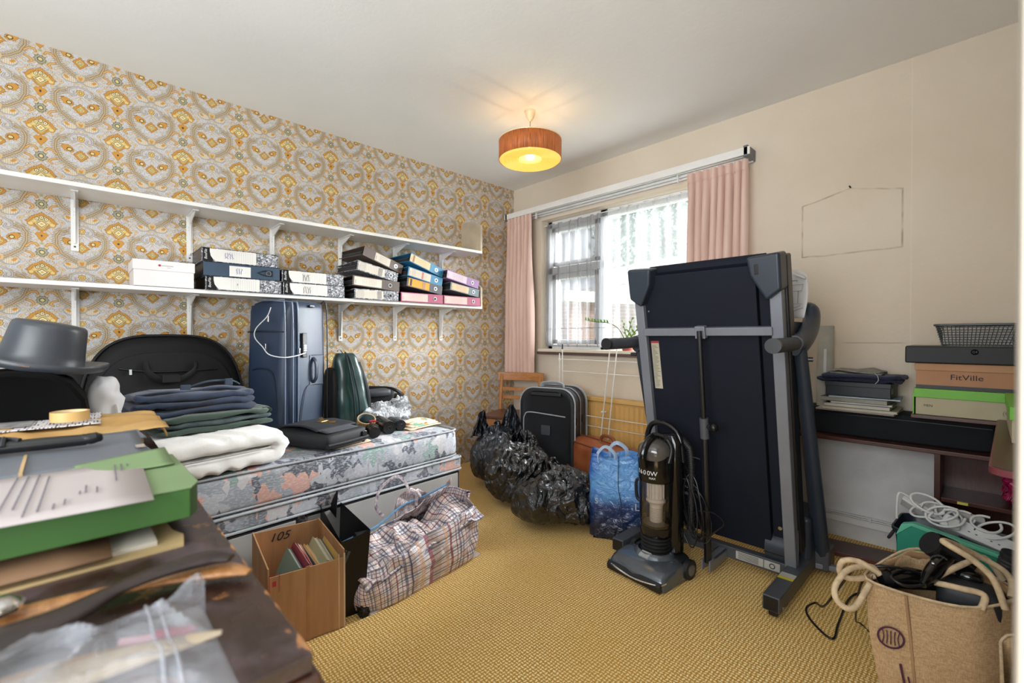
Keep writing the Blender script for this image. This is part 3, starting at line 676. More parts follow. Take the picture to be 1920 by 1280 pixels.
lever_arch('lilac lever arch file on top of the right stack', 1.969, ZL + .192, T(10), '#9c76a4', '#54385c', (.0, .6), 11, L=.325, rz=T(4), lc='#dcc8d4')

# ================================================================ BED
BR = Matrix.Rotation(R(4.6), 4, 'Z')
bed = thing('divan_bed', 'low single divan bed with patterned ticking, drawers and a worn mattress', 'bed', (.9, 1.62, 0), R(4.6))
bed.location = (.905, 1.622, 0)
m_tick = mattress_mat(); m_draw = mat('pale_grey_drawer', '#b4b2b0', .5, var=.05); m_pipe = mat('grey_piping', '#a9adb2', .7)
BW, BL = .84, 1.92
obj('base', B().bb(-BW, 0, -BL, 0, .285, .365), m_tick, bed, bevel=.02, seg=3)
obj('base_body', B().bb(-BW + .01, -.012, -BL, -.004, .02, .30), m_tick, bed, bevel=.01)
b = B()
for z in (.357, .29): b.tube([(.001, -BL, z), (.001, -.02, z), (-.004, -.006, z), (-.014, .001, z), (-.3, .001, z)], .006, 8, 1)
obj('piping', b, m_pipe, bed)
for y0, y1 in ((-.90, -.03), (-1.83, -.95)):
    d = obj('drawer', B().bb(-.015, .002, y0, y1, .045, .272), m_draw, bed, bevel=.004)
    obj('drawer_edge', B().bb(-.01, .001, y0 - .008, y1 + .008, .272, .279).bb(-.01, .001, y1, y1 + .008, .04, .279), m_dgrey, d)
    obj('knob', B().loft([[(x, y1 - .10 + r_ * cos(a), .17 + r_ * sin(a)) for a in [2 * pi * k / 20 for k in range(20)]] for r_, x in ((.026, .002), (.026, .006), (.018, .008), (.016, .02), (.003, .022))], True, True), m_chrome, d)
for x, y in ((-.05, -.05), (-.8, -.05), (-.05, -1.85), (-.8, -1.85)): obj('castor', B().lathe([(.001, 0), (.02, .0), (.024, .012), (.02, .025), (.001, .025)], 12, (x, y, 0)), m_dgrey, bed)
obj('headboard_strut', B().bb(-.42, -.36, .005, .03, .03, .20), wood('pine_strut', '#d0a878', '#b88a58'), bed, bevel=.003)
def md(p, n):
    q_ = p + n * (.006 * nz(p, 9) + .004 * nz(p, 25, 3)); 
    return q_
mt_ = obj('mattress', B().super((-BW / 2, -BL / 2, .443), (BW, BL + .01, .158), .22, .13, 160, 24, md), m_tick, bed, smooth=60)
b = B()
for z, o_ in ((.515, -.014), (.372, -.012)): 
    b.tube([(o_ + .006, -BL, z), (o_ + .007, -1.2, z + .002), (o_ + .006, -.6, z), (o_ + .004, -.09, z), (o_ - .003, -.05, z), (o_ - .02, -.02, z), (o_ - .05, -.006, z), (-.14, -.003, z), (-.7, -.003, z)], .005, 8, 1)
obj('mattress_piping', b, m_pipe, mt_)
BT = .522

# ---- things on the bed
m_navy = mat('navy_suitcase_cloth', '#25344a', .45, var=.08, bs=500, spec=.6); m_navd = mat('dark_navy_cloth', '#182231', .5, bs=500)
def rr(w_, h_, r_, n_=5, cx=0, cy=0):
    out = []
    for sx, sy, a0 in ((1, -1, -90), (1, 1, 0), (-1, 1, 90), (-1, -1, 180)):
        for k in range(n_ + 1):
            a = R(a0 + 90 * k / n_); out.append((cx + sx * (w_ / 2 - r_) + r_ * cos(a), cy + sy * (h_ / 2 - r_) + r_ * sin(a)))
    return out
def case_body(b_, w_, h_, d_, r_, bulge=.01, n_=5, mi=0, y0=0):
    """rounded rectangle in x-z, depth along y, softly rounded front and back"""
    rings = []
    for t_, s_ in ((0, -.05), (.0, -.02), (.06, 0), (.5, .006), (.94, 0), (1, -.02), (1, -.05)):
        rings.append([(x, y0 + t_ * d_ + (bulge if s_ == -.05 and t_ == 1 else -bulge if s_ == -.05 else 0), z) for x, z in rr(w_ + 2 * s_, h_ + 2 * s_, max(.005, r_ + s_ * .8), n_, 0, h_ / 2)])
    return b_.loft(rings, True, True, mi)
# tall navy suitcase: broad pocket face turned to the camera's left, side face with handle and lock to the room
sc_ = thing('suitcase', 'tall navy blue soft suitcase standing on the bed under the lower shelf', 'suitcase', (.45, .79, BT), 0, rot=(0, 0, R(24)))
# local: x = towards room, y = along wall, z up ; side face is x=0 plane, pocket face is y=0 plane
HS = .735
def vert_case(b_, x0, x1, y0, y1, h_, r_, sq_=.03, mi=0):
    rings = []; 
    for z, s_ in ((.0, -.02), (.012, -.004), (.06, 0), (h_ * .5, .004), (h_ - .05, 0), (h_ - .015, -.006), (h_, -.03)):
        rings.append([((x0 + x1) / 2 + p[0], (y0 + y1) / 2 + p[1], z) for p in rr(x1 - x0 + 2 * s_, y1 - y0 + 2 * s_, r_, 4)])
    return b_.loft(rings, True, True, mi)
obj('body', vert_case(B(), -.32, 0, .055, .30, HS, .04), m_navy, sc_, smooth=50)
def pocket(u, v):
    x = -.31 + .30 * u; z = .01 + .70 * v; e = min(1, u * 9, (1 - u) * 9, v * 12, (1 - v) * 9); e = math.sqrt(max(0, e))
    return (x, .06 - .05 * e * (1 - .5 * v * v) - .004 * nz((x * 8, z * 5, 1)) - (.006 if .46 < v < .47 or .80 < v < .815 else 0), z)
obj('front_pocket', B().grid(24, 40, lambda u, v: pocket(1 - u, v)), m_navy, sc_, smooth=60)
b = B()
for (p_) in ([(-.29, .022, .56), (-.2, .012, .565), (-.03, .03, .56)], [(-.295, .03, .33), (-.2, .01, .36), (-.09, .01, .33), (-.05, .015, .12), (-.03, .03, .02)]): b.tube(p_, .004, 6, 5)
obj('pocket_zip', b, m_navd, sc_)
b = B()
for yy, xx in ((.062, -.002), (.092, .002), (.028, -.022)): b.tube([(xx, yy, .02), (xx + .004, yy, .3), (xx + .002, yy, HS - .06), (xx - .03, yy, HS - .01), (xx - .2, yy, HS)], .0042, 8, 4)
obj('zip_piping', b, mat('blue_grey_zip', '#5a6a80', .4), sc_)
obj('side_seam', B().tube([(.006, .30, .03), (.006, .30, HS - .06), (-.03, .29, HS - .005)], .004, 8, 4), m_navd, sc_)
b = B(); b.bb(.0, .007, .17, .27, .26, .43); obj('handle_patch', b, m_navy, sc_, bevel=.003)
b = B(); b.tube([(.006, .105, .05), (.008, .13, .20), (.007, .165, .262), (.0075, .27, .262)], .0025, 6, 4).tube([(.0075, .185, .43), (.0075, .275, .43)], .0025, 6, 1); obj('stitched_seam', b, m_navd, sc_)
obj('side_handle', B().tube([(.006, .197, .275), (.026, .197, .30), (.03, .197, .345), (.026, .197, .39), (.006, .197, .415)], .012, 8, 4, sq=(1, .5)), m_navd, sc_)
lk = obj('combination_lock', B().bb(.004, .016, .115, .145, .42, .555), m_black, sc_, bevel=.003)
obj('dial', B().bb(.015, .019, .122, .138, .455, .463).bb(.015, .019, .122, .138, .468, .476).bb(.015, .019, .122, .138, .481, .489), m_metal, lk)
obj('top_handle_tab', B().bb(-.005, .012, .17, .205, HS - .035, HS - .022), m_black, sc_, bevel=.003)
obj('zip_pull', B().box((.012, .095, .455), (.012, .008, .03)).box((-.10, -.006, .63), (.012, .008, .035)).box((-.12, -.008, .48), (.012, .008, .035)), m_chrome, sc_, bevel=.002)
obj('cable', B().tube([(-.075, -.01, .69), (-.10, -.014, .64), (-.16, -.03, .58), (-.165, -.035, .53), (-.12, -.025, .48), (-.06, -.035, .44), (0.01, -.01, .425), (.02, .06, .43), (.02, .13, .445)], .0028, 6, 5), m_whitep, sc_)

# dark suit bag / large black bag
hb = thing('garment_bag', 'large black soft holdall with rounded top leaning under the brackets behind the folded clothes', 'bag', (.16, .335, BT), 0, rot=(0, R(-9), 0))
m_bkc = mat('black_nylon', '#121113', .65, var=.1, bs=400, spec=.3)
def arch(w_, h_, n_=28, e=2.6):
    return [(w_ / 2 * math.copysign(abs(cos(a)) ** (2 / e), cos(a)), h_ * (abs(sin(a)) ** (2 / e))) for a in [pi * k / n_ for k in range(n_ + 1)]]
A = arch(.66, .535, 28, 3.3)
rings = []
for x, s_ in ((-.07, .9), (-.075, .97), (-.06, 1.0), (.06, 1.0), (.085, .97), (.10, .90), (.108, .6), (.112, .2)):
    rings.append([(x - .012 * nz((y * 5, z * 5, 2)), y * s_, z * s_ + (.0 if s_ > .95 else (1 - s_) * .03)) for y, z in A])
obj('body', B().loft(rings, True, True), m_bkc, hb, smooth=60)
obj('rim_piping', B().tube([(.075, y * 1.0, z) for y, z in A[1:-1]], .007, 8, 1), m_black, hb)
obj('front_panel', B().loft([[(x, y * s_, .02 + z * s_ * .86) for y, z in arch(.58, .5, 28, 3.3)] for x, s_ in ((.085, 1), (.117, .985), (.122, .9))], True, True), m_bkc, hb, smooth=50)
obj('pocket_zip', B().tube([(.125, -.19, .37), (.13, -.12, .355), (.134, .0, .345), (.13, .2, .352)], .004, 6, 3), m_black, hb)
obj('zip_pull', B().box((.133, -.15, .35), (.006, .01, .025)), m_chrome, hb)
obj('handle', B().tube([(.12, -.10, .40), (.135, -.09, .35), (.15, -.05, .31), (.155, 0, .30), (.15, .05, .31), (.135, .10, .35), (.12, .11, .39)], .018, 8, 4, sq=(1, .35)).bb(.148, .166, -.035, .035, .29, .325), m_bkc, hb)
ob2 = thing('rucksack', 'rounded black bag end just visible between the top hat and the holdall', 'bag', (.10, .02, BT))
obj('body', B().super((0, -.02, .19), (.16, .14, .40), .5, .5, 24, 16, lambda p, n_: p + n_ * .01 * nz(p, 14)), m_bkc, ob2, smooth=60)
obj('strap', B().tube([(.04, .02, .37), (.09, .03, .33), (.10, .03, .15)], .012, 8, 4, sq=(1, .3)), m_black, ob2)

# folded white duvet
m_duv = mat('white_cotton', '#efedea', .9, var=.03, vs_=4, bump=.25, bs=30, bd=.006)
dv = thing('folded_duvet', 'thick folded white duvet on the bed under the folded clothes', 'duvet', (.77, .385, BT + .002), R(12))
def duv(b_, z0, th, L_, W_, wrap, seed):
    rings = []
    n_ = 44
    for i in range(61):
        x = -W_ / 2 + W_ * i / 60
        ring = []
        ed = min(1, (1 - abs(2 * x / W_)) * 9) ** .5 if abs(2 * x / W_) < 1 else 0
        for k in range(n_):
            a = 2 * pi * k / n_; cy, cz = cos(a), sin(a)
            y = L_ / 2 * math.copysign(abs(cy) ** .5, cy); z = th / 2 * math.copysign(abs(cz) ** .75, cz) * (.25 + .75 * ed)
            puck = .007 * sin(y * 70 + 3 * nz((x * 4, y * 3, seed)) + x * 25) * abs(cz) + .008 * nz((x * 9, y * 14, z * 9 + seed))
            ring.append((x, y, z0 + z + puck * (1 if cz > -.3 else 0)))
        rings.append(ring)
    return b_.loft(rings, True, True)
def duvet():
    b_ = B(); cl = []
    for k in range(22): cl.append((-.28 + .45 * k / 21, .046, 0, -1))
    for k in range(1, 14): a = -pi / 2 + pi * k / 14; cl.append((.17 + .046 * cos(a) + .0, .092 + .046 * sin(a) * 1.0, cos(a), sin(a)))
    for k in range(22): cl.append((.17 - .45 * k / 21, .138, 0, 1))
    rings = []
    for j, (y, z, ny, nz_) in enumerate(cl):
        ring = []; end = min(1, j / 3 + .3, (len(cl) - 1 - j) / 3 + .3)
        for k in range(48):
            a = 2 * pi * k / 48; X_ = .235 * math.copysign(abs(cos(a)) ** .28, cos(a)); t_ = .045 * math.copysign(abs(sin(a)) ** .6, sin(a)) * end
            x = X_; yy = y + ny * t_; zz = z + nz_ * t_
            puck = (.0065 * sin(x * 34 + j * 1.15 + 5 * nz((x * 5, y * 4, j * .1))) * (.4 + abs(cos(a))) + .008 * nz((x * 12, yy * 12, zz * 12))) * (1 if t_ > 0 else .2)
            sag = -.02 * (yy + .28) ** 2 * 0
            ring.append((x + .006 * nz((yy * 14, zz * 20, 3)), yy + ny * puck, max(.001, zz + nz_ * puck + sag)))
        rings.append(ring)
    return b_.loft(rings, True, True)
obj('quilt', duvet(), m_duv, dv, smooth=80); dv.scale = (1, .93, .80)
obj('crease_shade', B().tube([(.238, -.25, .092), (.242, 0, .092), (.240, .13, .093), (.235, .16, .094)], .004, 6, 4), mat('duvet_crease', '#b8b4b0', .9), dv)  # grey strip between the folds, the crease's shade put into its colour

def folded(name, lab, cat, loc, rz, W_, L_, layers, th, m, seed, grp=None, amp=.006, mat2=None):
    t = thing(name, lab, cat, loc, rz, grp)
    for k in range(layers):
        dx = random.Random(seed + k).uniform(-.012, .012)
        obj('fold', B().super((dx, -dx, th * (k + .5)), (W_ * (1 - .03 * k), L_ * (1 - .02 * k), th * 1.12), .55, .22, 72, 12, lambda p, n_: p + Vector((0, 0, 1)) * (amp * nz(p, 16, seed + k) + amp * .6 * nz(p, 40, seed)) + n_ * .004 * nz(p, 22, seed + 7)), mat2 if mat2 and k % 2 else m, t, smooth=70)
    return t
m_green = mat('dark_green_cloth', '#33463a', .9, vs_=12, sheen=.2); m_checked = mat('grey_green_cloth', '#4c5a5a', .9, vs_=20, c2='#2e3a3c')
t = folded('folded_clothes', 'folded dark green and grey trousers on the duvet below the navy ones', 'clothes', (.72, .40, BT + .150), R(10), .30, .44, 3, .024, m_green, 3, 'folded clothes on the duvet', .008, m_checked)
obj('turned_hem', B().tube([(.1, .20, .055), (.02, .225, .05), (-.08, .21, .055)], .026, 10, 5, sq=(1, .6)), m_green, t, smooth=60)
m_denim = mat('navy_cloth', '#26344e', .85, vs_=14, bs=200, sheen=.15, c2='#1a2436')
t = folded('folded_clothes', 'folded navy blue trousers on top of the pile with belt loops', 'clothes', (.70, .345, BT + .222), R(6), .30, .44, 3, .028, m_denim, 11, 'folded clothes on the duvet', .013)
b = B(); b.tube([(.07, -.19, .085), (.09, -.1, .095), (.06, -.02, .088), (.08, .08, .1), (.05, .16, .088), (-.03, .21, .078)], .02, 8, 4, sq=(1, .35)); obj('waistband', b, m_denim, t, smooth=60)
b = B(); b.tube([(.01, .00, .10), (.03, .06, .12), (.03, .14, .118), (.0, .18, .1)], .016, 8, 4, sq=(1, .4)).box((.06, -.03, .1), (.012, .035, .03)).box((.05, .13, .115), (.012, .03, .03)); obj('belt_loop', b, mat('slate_webbing', '#3a4656', .8), t, bevel=.003)

# green garment bag leaning on the navy suitcase
gb = thing('garment_bag', 'dark green zipped shoe bag standing beside the navy suitcase', 'bag', (.36, 1.215, BT))
m_gn = mat('dark_green_satin', '#1c3734', .3, var=.15, vs_=10, spec=.7); m_gnd = mat('black_green_trim', '#101a1c', .5)
def gring(z, h_=.43):
    v = z / h_; cx = -.0 - .02 * v; w_ = .20 * (1 - .38 * v ** 1.5); dep = .14 * (1 - .3 * v)
    return [(cx + p[0] + .012 * nz((p[0] * 9, p[1] * 9, z * 9)), -.045 * v + p[1] + .010 * nz((p[0] * 12, z * 12, 5)), z) for p in rr(dep, w_, .035, 5)]
obj('body', B().loft([gring(.43 * k / 20) for k in range(20)] + [[(p[0] * .7 - .005, p[1] * .8 - .012, .435) for p in gring(.43)]], True, True), m_gn, gb, smooth=70)
b = B()
for dy in (-.015, .015): b.tube([(.072, -.005 + dy, .01), (.068, -.01 + dy, .15), (.056, -.03 + dy * .8, .3), (.035, -.045 + dy * .6, .40), (.0, -.05, .44)], .005, 6, 5)
obj('zip', b, m_gnd, gb)
obj('side_panel', B().tube([(.035, .088, .01), (.03, .076, .2), (.005, .03, .38)], .013, 8, 5), m_gnd, gb)
obj('hook', B().tube([(0, -.06, .43), (.0, -.08, .455), (.01, -.10, .45)], .004, 6, 4), m_metal, gb)
g2 = thing('bag', 'small black bag between the navy suitcase and the green bag', 'bag', (.30, 1.115, BT)); obj('body', B().super((0, 0, .17), (.16, .07, .36), .5, .4, 24, 16), m_bkc, g2, smooth=60); obj('zip_pull', B().box((.085, .0, .2), (.005, .006, .03)), m_metal, g2)

# black camera bag at the wall
cb = thing('camera_bag', 'small black shoulder bag against the wallpaper behind the green bag', 'bag', (.17, 1.46, BT), R(-8))
obj('body', B().super((0, 0, .09), (.20, .20, .19), .35, .3, 32, 16, lambda p, n_: p + n_ * .008 * nz(p, 14)), m_bkc, cb, smooth=60)
obj('flap', B().super((.02, -.02, .165), (.20, .18, .05), .4, .3, 24, 10), mat('dark_grey_nylon', '#3a3c42', .6), cb, smooth=60)
obj('end_pocket', B().super((.03, .13, .07), (.16, .10, .15), .5, .6, 24, 12), m_bkc, cb, smooth=60)
obj('strap', B().tube([(.09, .17, .01), (.09, .185, .06), (.06, .17, .13), (.02, .10, .18), (.04, -.06, .2)], .012, 8, 4, sq=(1, .3)), m_black, cb)

# black satchel with gold brooch
st = thing('shoulder_bag', 'flat black fabric bag lying on the mattress with a folded flap', 'bag', (.72, .87, BT + .012), R(20))
m_sat = mat('black_canvas', '#15161b', .7, var=.12, bs=260)
def sg(p, n_): return p + n_ * .006 * nz(p, 12) + Vector((0, 0, .02 * (p.x + .15) * 0))
obj('body', B().super((0, 0, .036), (.40, .27, .075), .30, .18, 64, 14, sg), m_sat, st, smooth=60)
obj('front_gusset', B().tube([(.203, -.125, .02), (.205, 0, .018), (.203, .125, .02)], .012, 8, 3), m_black, st)
def flap(u, v): return (-.16 + .28 * u, -.115 + .24 * v + .02 * sin(u * 3), .080 + .012 * sin(u * pi) * (1 - v * .5) + .004 * nz((u * 4, v * 4, 1)))
obj('flap', B().grid(14, 14, flap), mat('charcoal_canvas', '#1f2128', .75), st, smooth=60, solid=.006)
obj('front_patch', B().grid(8, 8, lambda u, v: (.115 + .06 * u, -.10 + .19 * v, .079 - .006 * u + .001)), mat('grey_felt', '#45474e', .9), st, solid=.003)
obj('strap_buckle', B().box((.206, .10, .04), (.008, .028, .03)), m_black, st, bevel=.003)
br = thing('brooch', 'small gold butterfly brooch on the black fabric bag', 'brooch', (.715, .905, BT + .104), R(30))
b = B()
for s_ in (-1, 1):
    b.prism([(0, 0), (s_ * .028, .020), (s_ * .034, .006), (s_ * .02, -.002)], .0, .003); b.prism([(0, 0), (s_ * .02, -.006), (s_ * .022, -.02), (s_ * .006, -.014)], .001, .004)
br.scale = (1.5, 1.5, 1.5)
obj('wings', b, mat('gold', '#d8b070', .25, 1, bump=0), br, rot=(R(15), R(10), 0)); obj('body', B().super((0, 0, .003), (.005, .04, .006), 1, 1, 8, 6), mat('gold_body', '#b98c4a', .3, 1, bump=0), br)
mg = thing('folded_cloth', 'folded cream cloth edge sticking out below the black fabric bag', 'cloth', (.78, .95, BT), R(16))
m_crm = mat('cream_cotton', '#dccdb0', .9, var=.05)
for k in range(3): obj('fold', B().super((.0, .0, .004 + k * .004), (.22 - .01 * k, .24 - .012 * k, .006), .5, .2, 40, 6, lambda p, n_: p + Vector((0, 0, .0015 * nz(p, 20, k)))), m_crm, mg, smooth=60)

# cardboard tape ring, refuse sack rolls, red clip
tp = thing('cardboard_ring', 'brown cardboard core ring leaning on the rolls of black sacks', 'cardboard ring', (.62, 1.17, BT + .055), 0, rot=(R(14), R(24), R(20)))
obj('ring', B().lathe([(.044, -.026), (.050, -.026), (.050, .026), (.044, .026), (.044, -.026)], 40, cap=False), mat('brown_card', '#b59468', .7), tp, smooth=40)
obj('inner_wall', B().lathe([(.0438, -.026), (.0438, .026)], 40, cap=False), mat('grey_green_card', '#4d6062', .7), tp)
m_sack = mat('black_sack_roll', '#121315', .28, var=.2, vs_=20, bump=.4, bs=60, spec=.6)
def roll(lab, x, y, r_, L_, rz, z=0, c=None):
    t = thing('sack_roll', lab, 'roll of sacks', (x, y, BT + r_ + z), rz, 'rolls of black sacks on the mattress')
    b_ = B(); prof = []
    for k in range(13): prof.append((r_ * (1 + .03 * sin(k * 1.9)), -L_ / 2 + L_ * k / 12))
    rings = [[(z_, q_ * cos(a) * (1 + .03 * sin(3 * a)), q_ * sin(a)) for a in [2 * pi * k / 24 for k in range(24)]] for q_, z_ in prof]
    obj('roll', b_.loft(rings, True, True), c or m_sack, t, smooth=50)
    s_ = B(); pts = []
    for k in range(46): a = k * .42; q_ = r_ * (.15 + .8 * k / 46); pts.append((L_ / 2 + .001, q_ * cos(a), q_ * sin(a)))
    s_.tube(pts, .0016, 4, 1); obj('spiral_end', s_, mat('sack_edge', '#34363a', .3), t)
    return t
roll('black sack roll nearest the fabric bag', .745, 1.075, .026, .24, R(-24))
roll('black sack roll under the red clip', .70, 1.165, .029, .20, R(-18))
roll('largest black sack roll in the middle of the row', .655, 1.26, .036, .22, R(-12))
roll('dark blue sack roll at the right end of the row', .64, 1.345, .030, .15, R(-8), c=mat('navy_sack', '#16202c', .3, vs_=20, bump=.4))
rc = thing('clip', 'small red plastic clip on the sack rolls', 'clip', (.665, 1.185, BT + .066), R(60)); obj('body', B().super((0, 0, 0), (.04, .014, .012), .6, .6, 16, 8), mat('red_plastic', '#b3242e', .35), rc); obj('jaw', B().super((.02, 0, -.003), (.02, .01, .006), .6, .6, 12, 6), mat('dark_red_plastic', '#7c1820', .4), rc)
wb = thing('plastic_bag', 'crumpled white plastic bag on the far end of the mattress', 'plastic bag', (.36, 1.40, BT), R(-15))
m_wpl = plastic_film('white_carrier_film', '#e4e6ea', '#c8ccd2', .25, 22, .92)
def crump(amp, s1, seed, zfloor=None, top=1.0):
    def f(p, n_):
        d = amp * (ridge(p, s1, seed) - .4) + amp * .5 * (ridge(p, s1 * 2.3, seed + 3) - .4); q_ = p + Vector((n_.x, n_.y, n_.z * top)).normalized() * d
        if zfloor is not None and q_.z < zfloor: q_.z = zfloor
        return q_
    return f
obj('film', B().super((0, 0, .052), (.26, .33, .11), .8, .7, 56, 30, crump(.030, 13, 2, -.052)), m_wpl, wb, smooth=25)
obj('knot', B().super((.02, .12, .10), (.10, .10, .08), .8, .8, 30, 18, crump(.028, 22, 5)), m_wpl, wb, smooth=20)
cc = thing('folded_cloth', 'folded cream tea towel with orange and green print on the mattress corner', 'cloth', (.66, 1.47, BT), R(12))
q = N('printed_cream_cotton', .9); n_ = q.noise(q.co(), 28, 2); q.col(q.mix(q.mr(n_, .60, .63), q.mix(q.mr(q.noise(q.co(), 20, 1), .62, .65), srgb('#e6dcc2'), srgb('#7fa58c')), srgb('#dd9a62'))); m_prt = q.m
for k in range(3): obj('fold', B().super((-.004 * k, .006 * k, .006 + .010 * k), (.19 - .02 * k, .26 - .03 * k, .014), .6, .25, 48, 8, lambda p, n_: p + Vector((0, 0, .006 * nz(p, 14, k + 4))) + n_ * .004 * nz(p, 20, k)), m_prt if k else m_crm, cc, smooth=70)
bt = thing('strap_end', 'pale blue tipped black strap end beside the white plastic bag', 'strap', (.33, 1.58, BT + .004), R(-60)); obj('strap', B().box((0, 0, .002), (.12, .016, .004)), m_black, bt, bevel=.001); obj('tip', B().box((.065, 0, .006), (.02, .018, .012)), mat('aqua_plastic', '#9cc9d4', .4), bt, bevel=.003)

# ================================================================ DESK IN THE FOREGROUND
m_desk = wood('worn_dark_desk_wood', '#3c2721', '#241612', .4, (1.5, 10, 10), 5, ('#54464a', '#93643f'), .2)
m_moul = wood('dark_moulding_wood', '#5a3422', '#2c1812', .3, (1, 14, 14), 6)
dk = thing('desk', 'old dark wooden desk with a scratched veneer top in the left foreground', 'desk', (1.88, 0, 0))
# local x: -.70..+.70 ; y from -.62 to .162
DX0, DX1, DY0, DY1, DZ = -.72, .695, -.55, .163, .75
obj('top', B().bb(DX0, DX1, DY0, DY1, DZ - .018, DZ), m_desk, dk, bevel=.002)
for i, (o_, z0, z1) in enumerate(((.006, .712, .731), (.014, .694, .713), (.006, .680, .695), (.020, .664, .681))):
    obj('moulding', B().bb(DX0 - o_, DX1 + o_, DY0 - o_, DY1 + o_, z0, z1), m_moul, dk, bevel=.004, seg=3)
obj('body', B().bb(DX0 + .03, DX1 - .03, DY0 + .03, DY1 - .035, .10, .664), m_moul, dk, bevel=.003)
for x, y in ((DX0 + .06, DY1 - .07), (DX1 - .06, DY1 - .07), (DX0 + .06, DY0 + .07), (DX1 - .06, DY0 + .07)): obj('foot', B().lathe([(.001, 0), (.022, 0), (.028, .03), (.022, .05), (.032, .1), (.001, .1)], 16, (x, y, 0)), m_moul, dk)
b = B(); random.seed(4)
for k in range(26):
    x = DX0 + .02 + (DX1 - DX0 - .04) * (k + random.random() * .8) / 26; L_ = random.uniform(.01, .045); w_ = random.uniform(.002, .007)
    b.prism([(x, DY1 - .0005), (x + L_ * .4, DY1 - w_), (x + L_ * .7, DY1 - w_ * .6), (x + L_, DY1 - .0005)], DZ, DZ + .0004)
b.prism([(.55, .02), (.60, .055), (.63, .048), (.65, .075), (.66, .06), (.694, .08), (.694, -.02), (.60, -.03)], DZ, DZ + .0004)
cv_ = obj('chipped_veneer', b, mat('bare_wood', '#a9764a', .7, vs_=30), dk); cv_['kind'] = 'stuff'

# --- pile at the far end: black cloth cushion, top hat, white cloth
bx = thing('cloth_pile', 'black velvet folded coat piled at the far end of the desk under the top hat', 'clothes', (1.10, -.10, DZ))
m_velv = mat('black_velvet', '#070708', .95, var=.2, vs_=4, bump=.1, spec=.15)
def pz(u, v):
    y = -.30 + .42 * u; x = .0
    return x, y
prof = [(-.34, .20), (-.12, .205), (-.02, .21), (.05, .20), (.09, .175), (.117, .13), (.128, .07), (.13, .0)]
rings = []
for x, s_ in ((.16, .9), (.172, .96), (.165, 1.0), (.0, 1.02), (-.13, 1.0), (-.16, .9)):
    rings.append([(x + .006 * nz((y * 9, z * 9, 3)), (y + .1) * s_ - .1, z * s_) for y, z in prof] + [(x, -.34, 0)])
obj('folded_coat', B().loft(rings, True, True), m_velv, bx, smooth=50)
hat = thing('top_hat', 'dark grey plastic top hat with a curled brim tilted on the black velvet', 'hat', (1.07, -.075, DZ + .224), 0, rot=(R(-11), R(3), 0))
m_hat = mat('grey_moulded_plastic', '#3c4046', .38, var=.06, vs_=5, spec=.6)
def hring(r_, z, sx=.82): return [(r_ * sx * cos(a), r_ * sin(a), z + .016 * (abs(sin(a)) ** 2.5) * (1 if r_ > .12 else 0)) for a in [2 * pi * k / 64 for k in range(64)]]
pr_ = [(.104, .000), (.096, .008), (.093, .03), (.088, .07), (.084, .108), (.081, .118), (.074, .124), (.04, .127), (.002, .127)]
obj('crown', B().loft([hring(r_, z, .9) for r_, z in pr_], True, True), m_hat, hat, smooth=50)
br_ = [(.084, .004), (.10, .001), (.125, .002), (.143, .007), (.150, .009), (.153, .005), (.151, -.006), (.146, -.014), (.143, -.010), (.12, -.006), (.084, -.004)]
obj('brim', B().loft([hring(r_, z, .82) for r_, z in br_], True, False), m_hat, hat, smooth=60)
obj('price_sticker', B().bb(-.008, .008, -.012, .012, 0, .0006), mat('tan_sticker', '#a98468', .7), hat, loc=(.121, -.03, .001), rot=(0, R(8), 0))
wc = thing('white_cloth', 'crumpled white cloth hanging out behind the black velvet under the hat', 'cloth', (1.05, .062, DZ))
obj('cloth', B().super((0, 0, .085), (.16, .085, .19), .7, .7, 40, 30, lambda p, n_: p + n_ * (.022 * nz((p.x * 14, p.y * 14, p.z * 5)) + .010 * nz(p, 30, 2))), mat('white_poplin', '#d6d6da', .85, var=.03), wc, smooth=60)
obj('hem', B().tube([(.06, .02, .015), (.07, .035, .04), (.06, .03, .09)], .006, 6, 4), mat('white_hem', '#dededf', .85), wc)

# --- brown envelope, newspaper, tape
m_manila = mat('manila_paper', '#cfa96c', .75, var=.08, vs_=7, c2='#b98f52')
en = thing('envelope', 'large crumpled manila envelope across the desk with its end over the edge', 'envelope', (1.34, 0, DZ), 0)
def env(z0):
    def f(u, v):
        y = -.33 + .505 * u; x = -.20 + .40 * v; d = max(0, y - .12)
        z = z0 + .012 * ridge((x, y, 0), 7, 2) * .6 + .010 * nz((x * 9, y * 9, 1)) - 2.0 * d * d + .012 * (1 - abs(2 * v - 1))
        return (x + .012 * nz((y * 5, 0, 4)), y, z)
    return f
obj('front', B().grid(50, 26, env(.062)), m_manila, en, smooth=25, solid=.002)
obj('bulk', B().super((-.01, -.10, .030), (.37, .46, .055), .3, .15, 48, 10), m_manila, en, smooth=50)
obj('end_flap', B().grid(10, 16, lambda u, v: (-.15 + .29 * v, .155 + .022 * u + .01 * sin(v * 3), .066 - .012 * u - .02 * u * u + .006 * nz((u * 3, v * 8, 3)))), mat('manila_flap', '#c89c52', .7), en, smooth=30, solid=.002)
nw = thing('newspaper', 'printed black and white paper under the roll of tape', 'paper', (1.30, -.07, DZ + .076), R(-2))
q = N('newsprint', .85); u_, v_, _ = q.sep(q.co()); ln = q.ma('SINE', q.ma('MULTIPLY', v_, 900)); nn = q.noise(q.vm('MULTIPLY', q.co(), (6, 26, 1)), 5, 2)
q.col(q.mix(q.ma('MULTIPLY', q.mr(ln, 0, .3), q.mr(nn, .5, .56)), srgb('#d4d0d2'), srgb('#4a4a50'))); m_news = q.m
obj('sheet', B().grid(20, 10, lambda u, v: (-.12 + .24 * v, -.24 + .36 * u, .003 * nz((u * 4, v * 3, 1)) + .003)), m_news, nw, smooth=30, solid=.002)
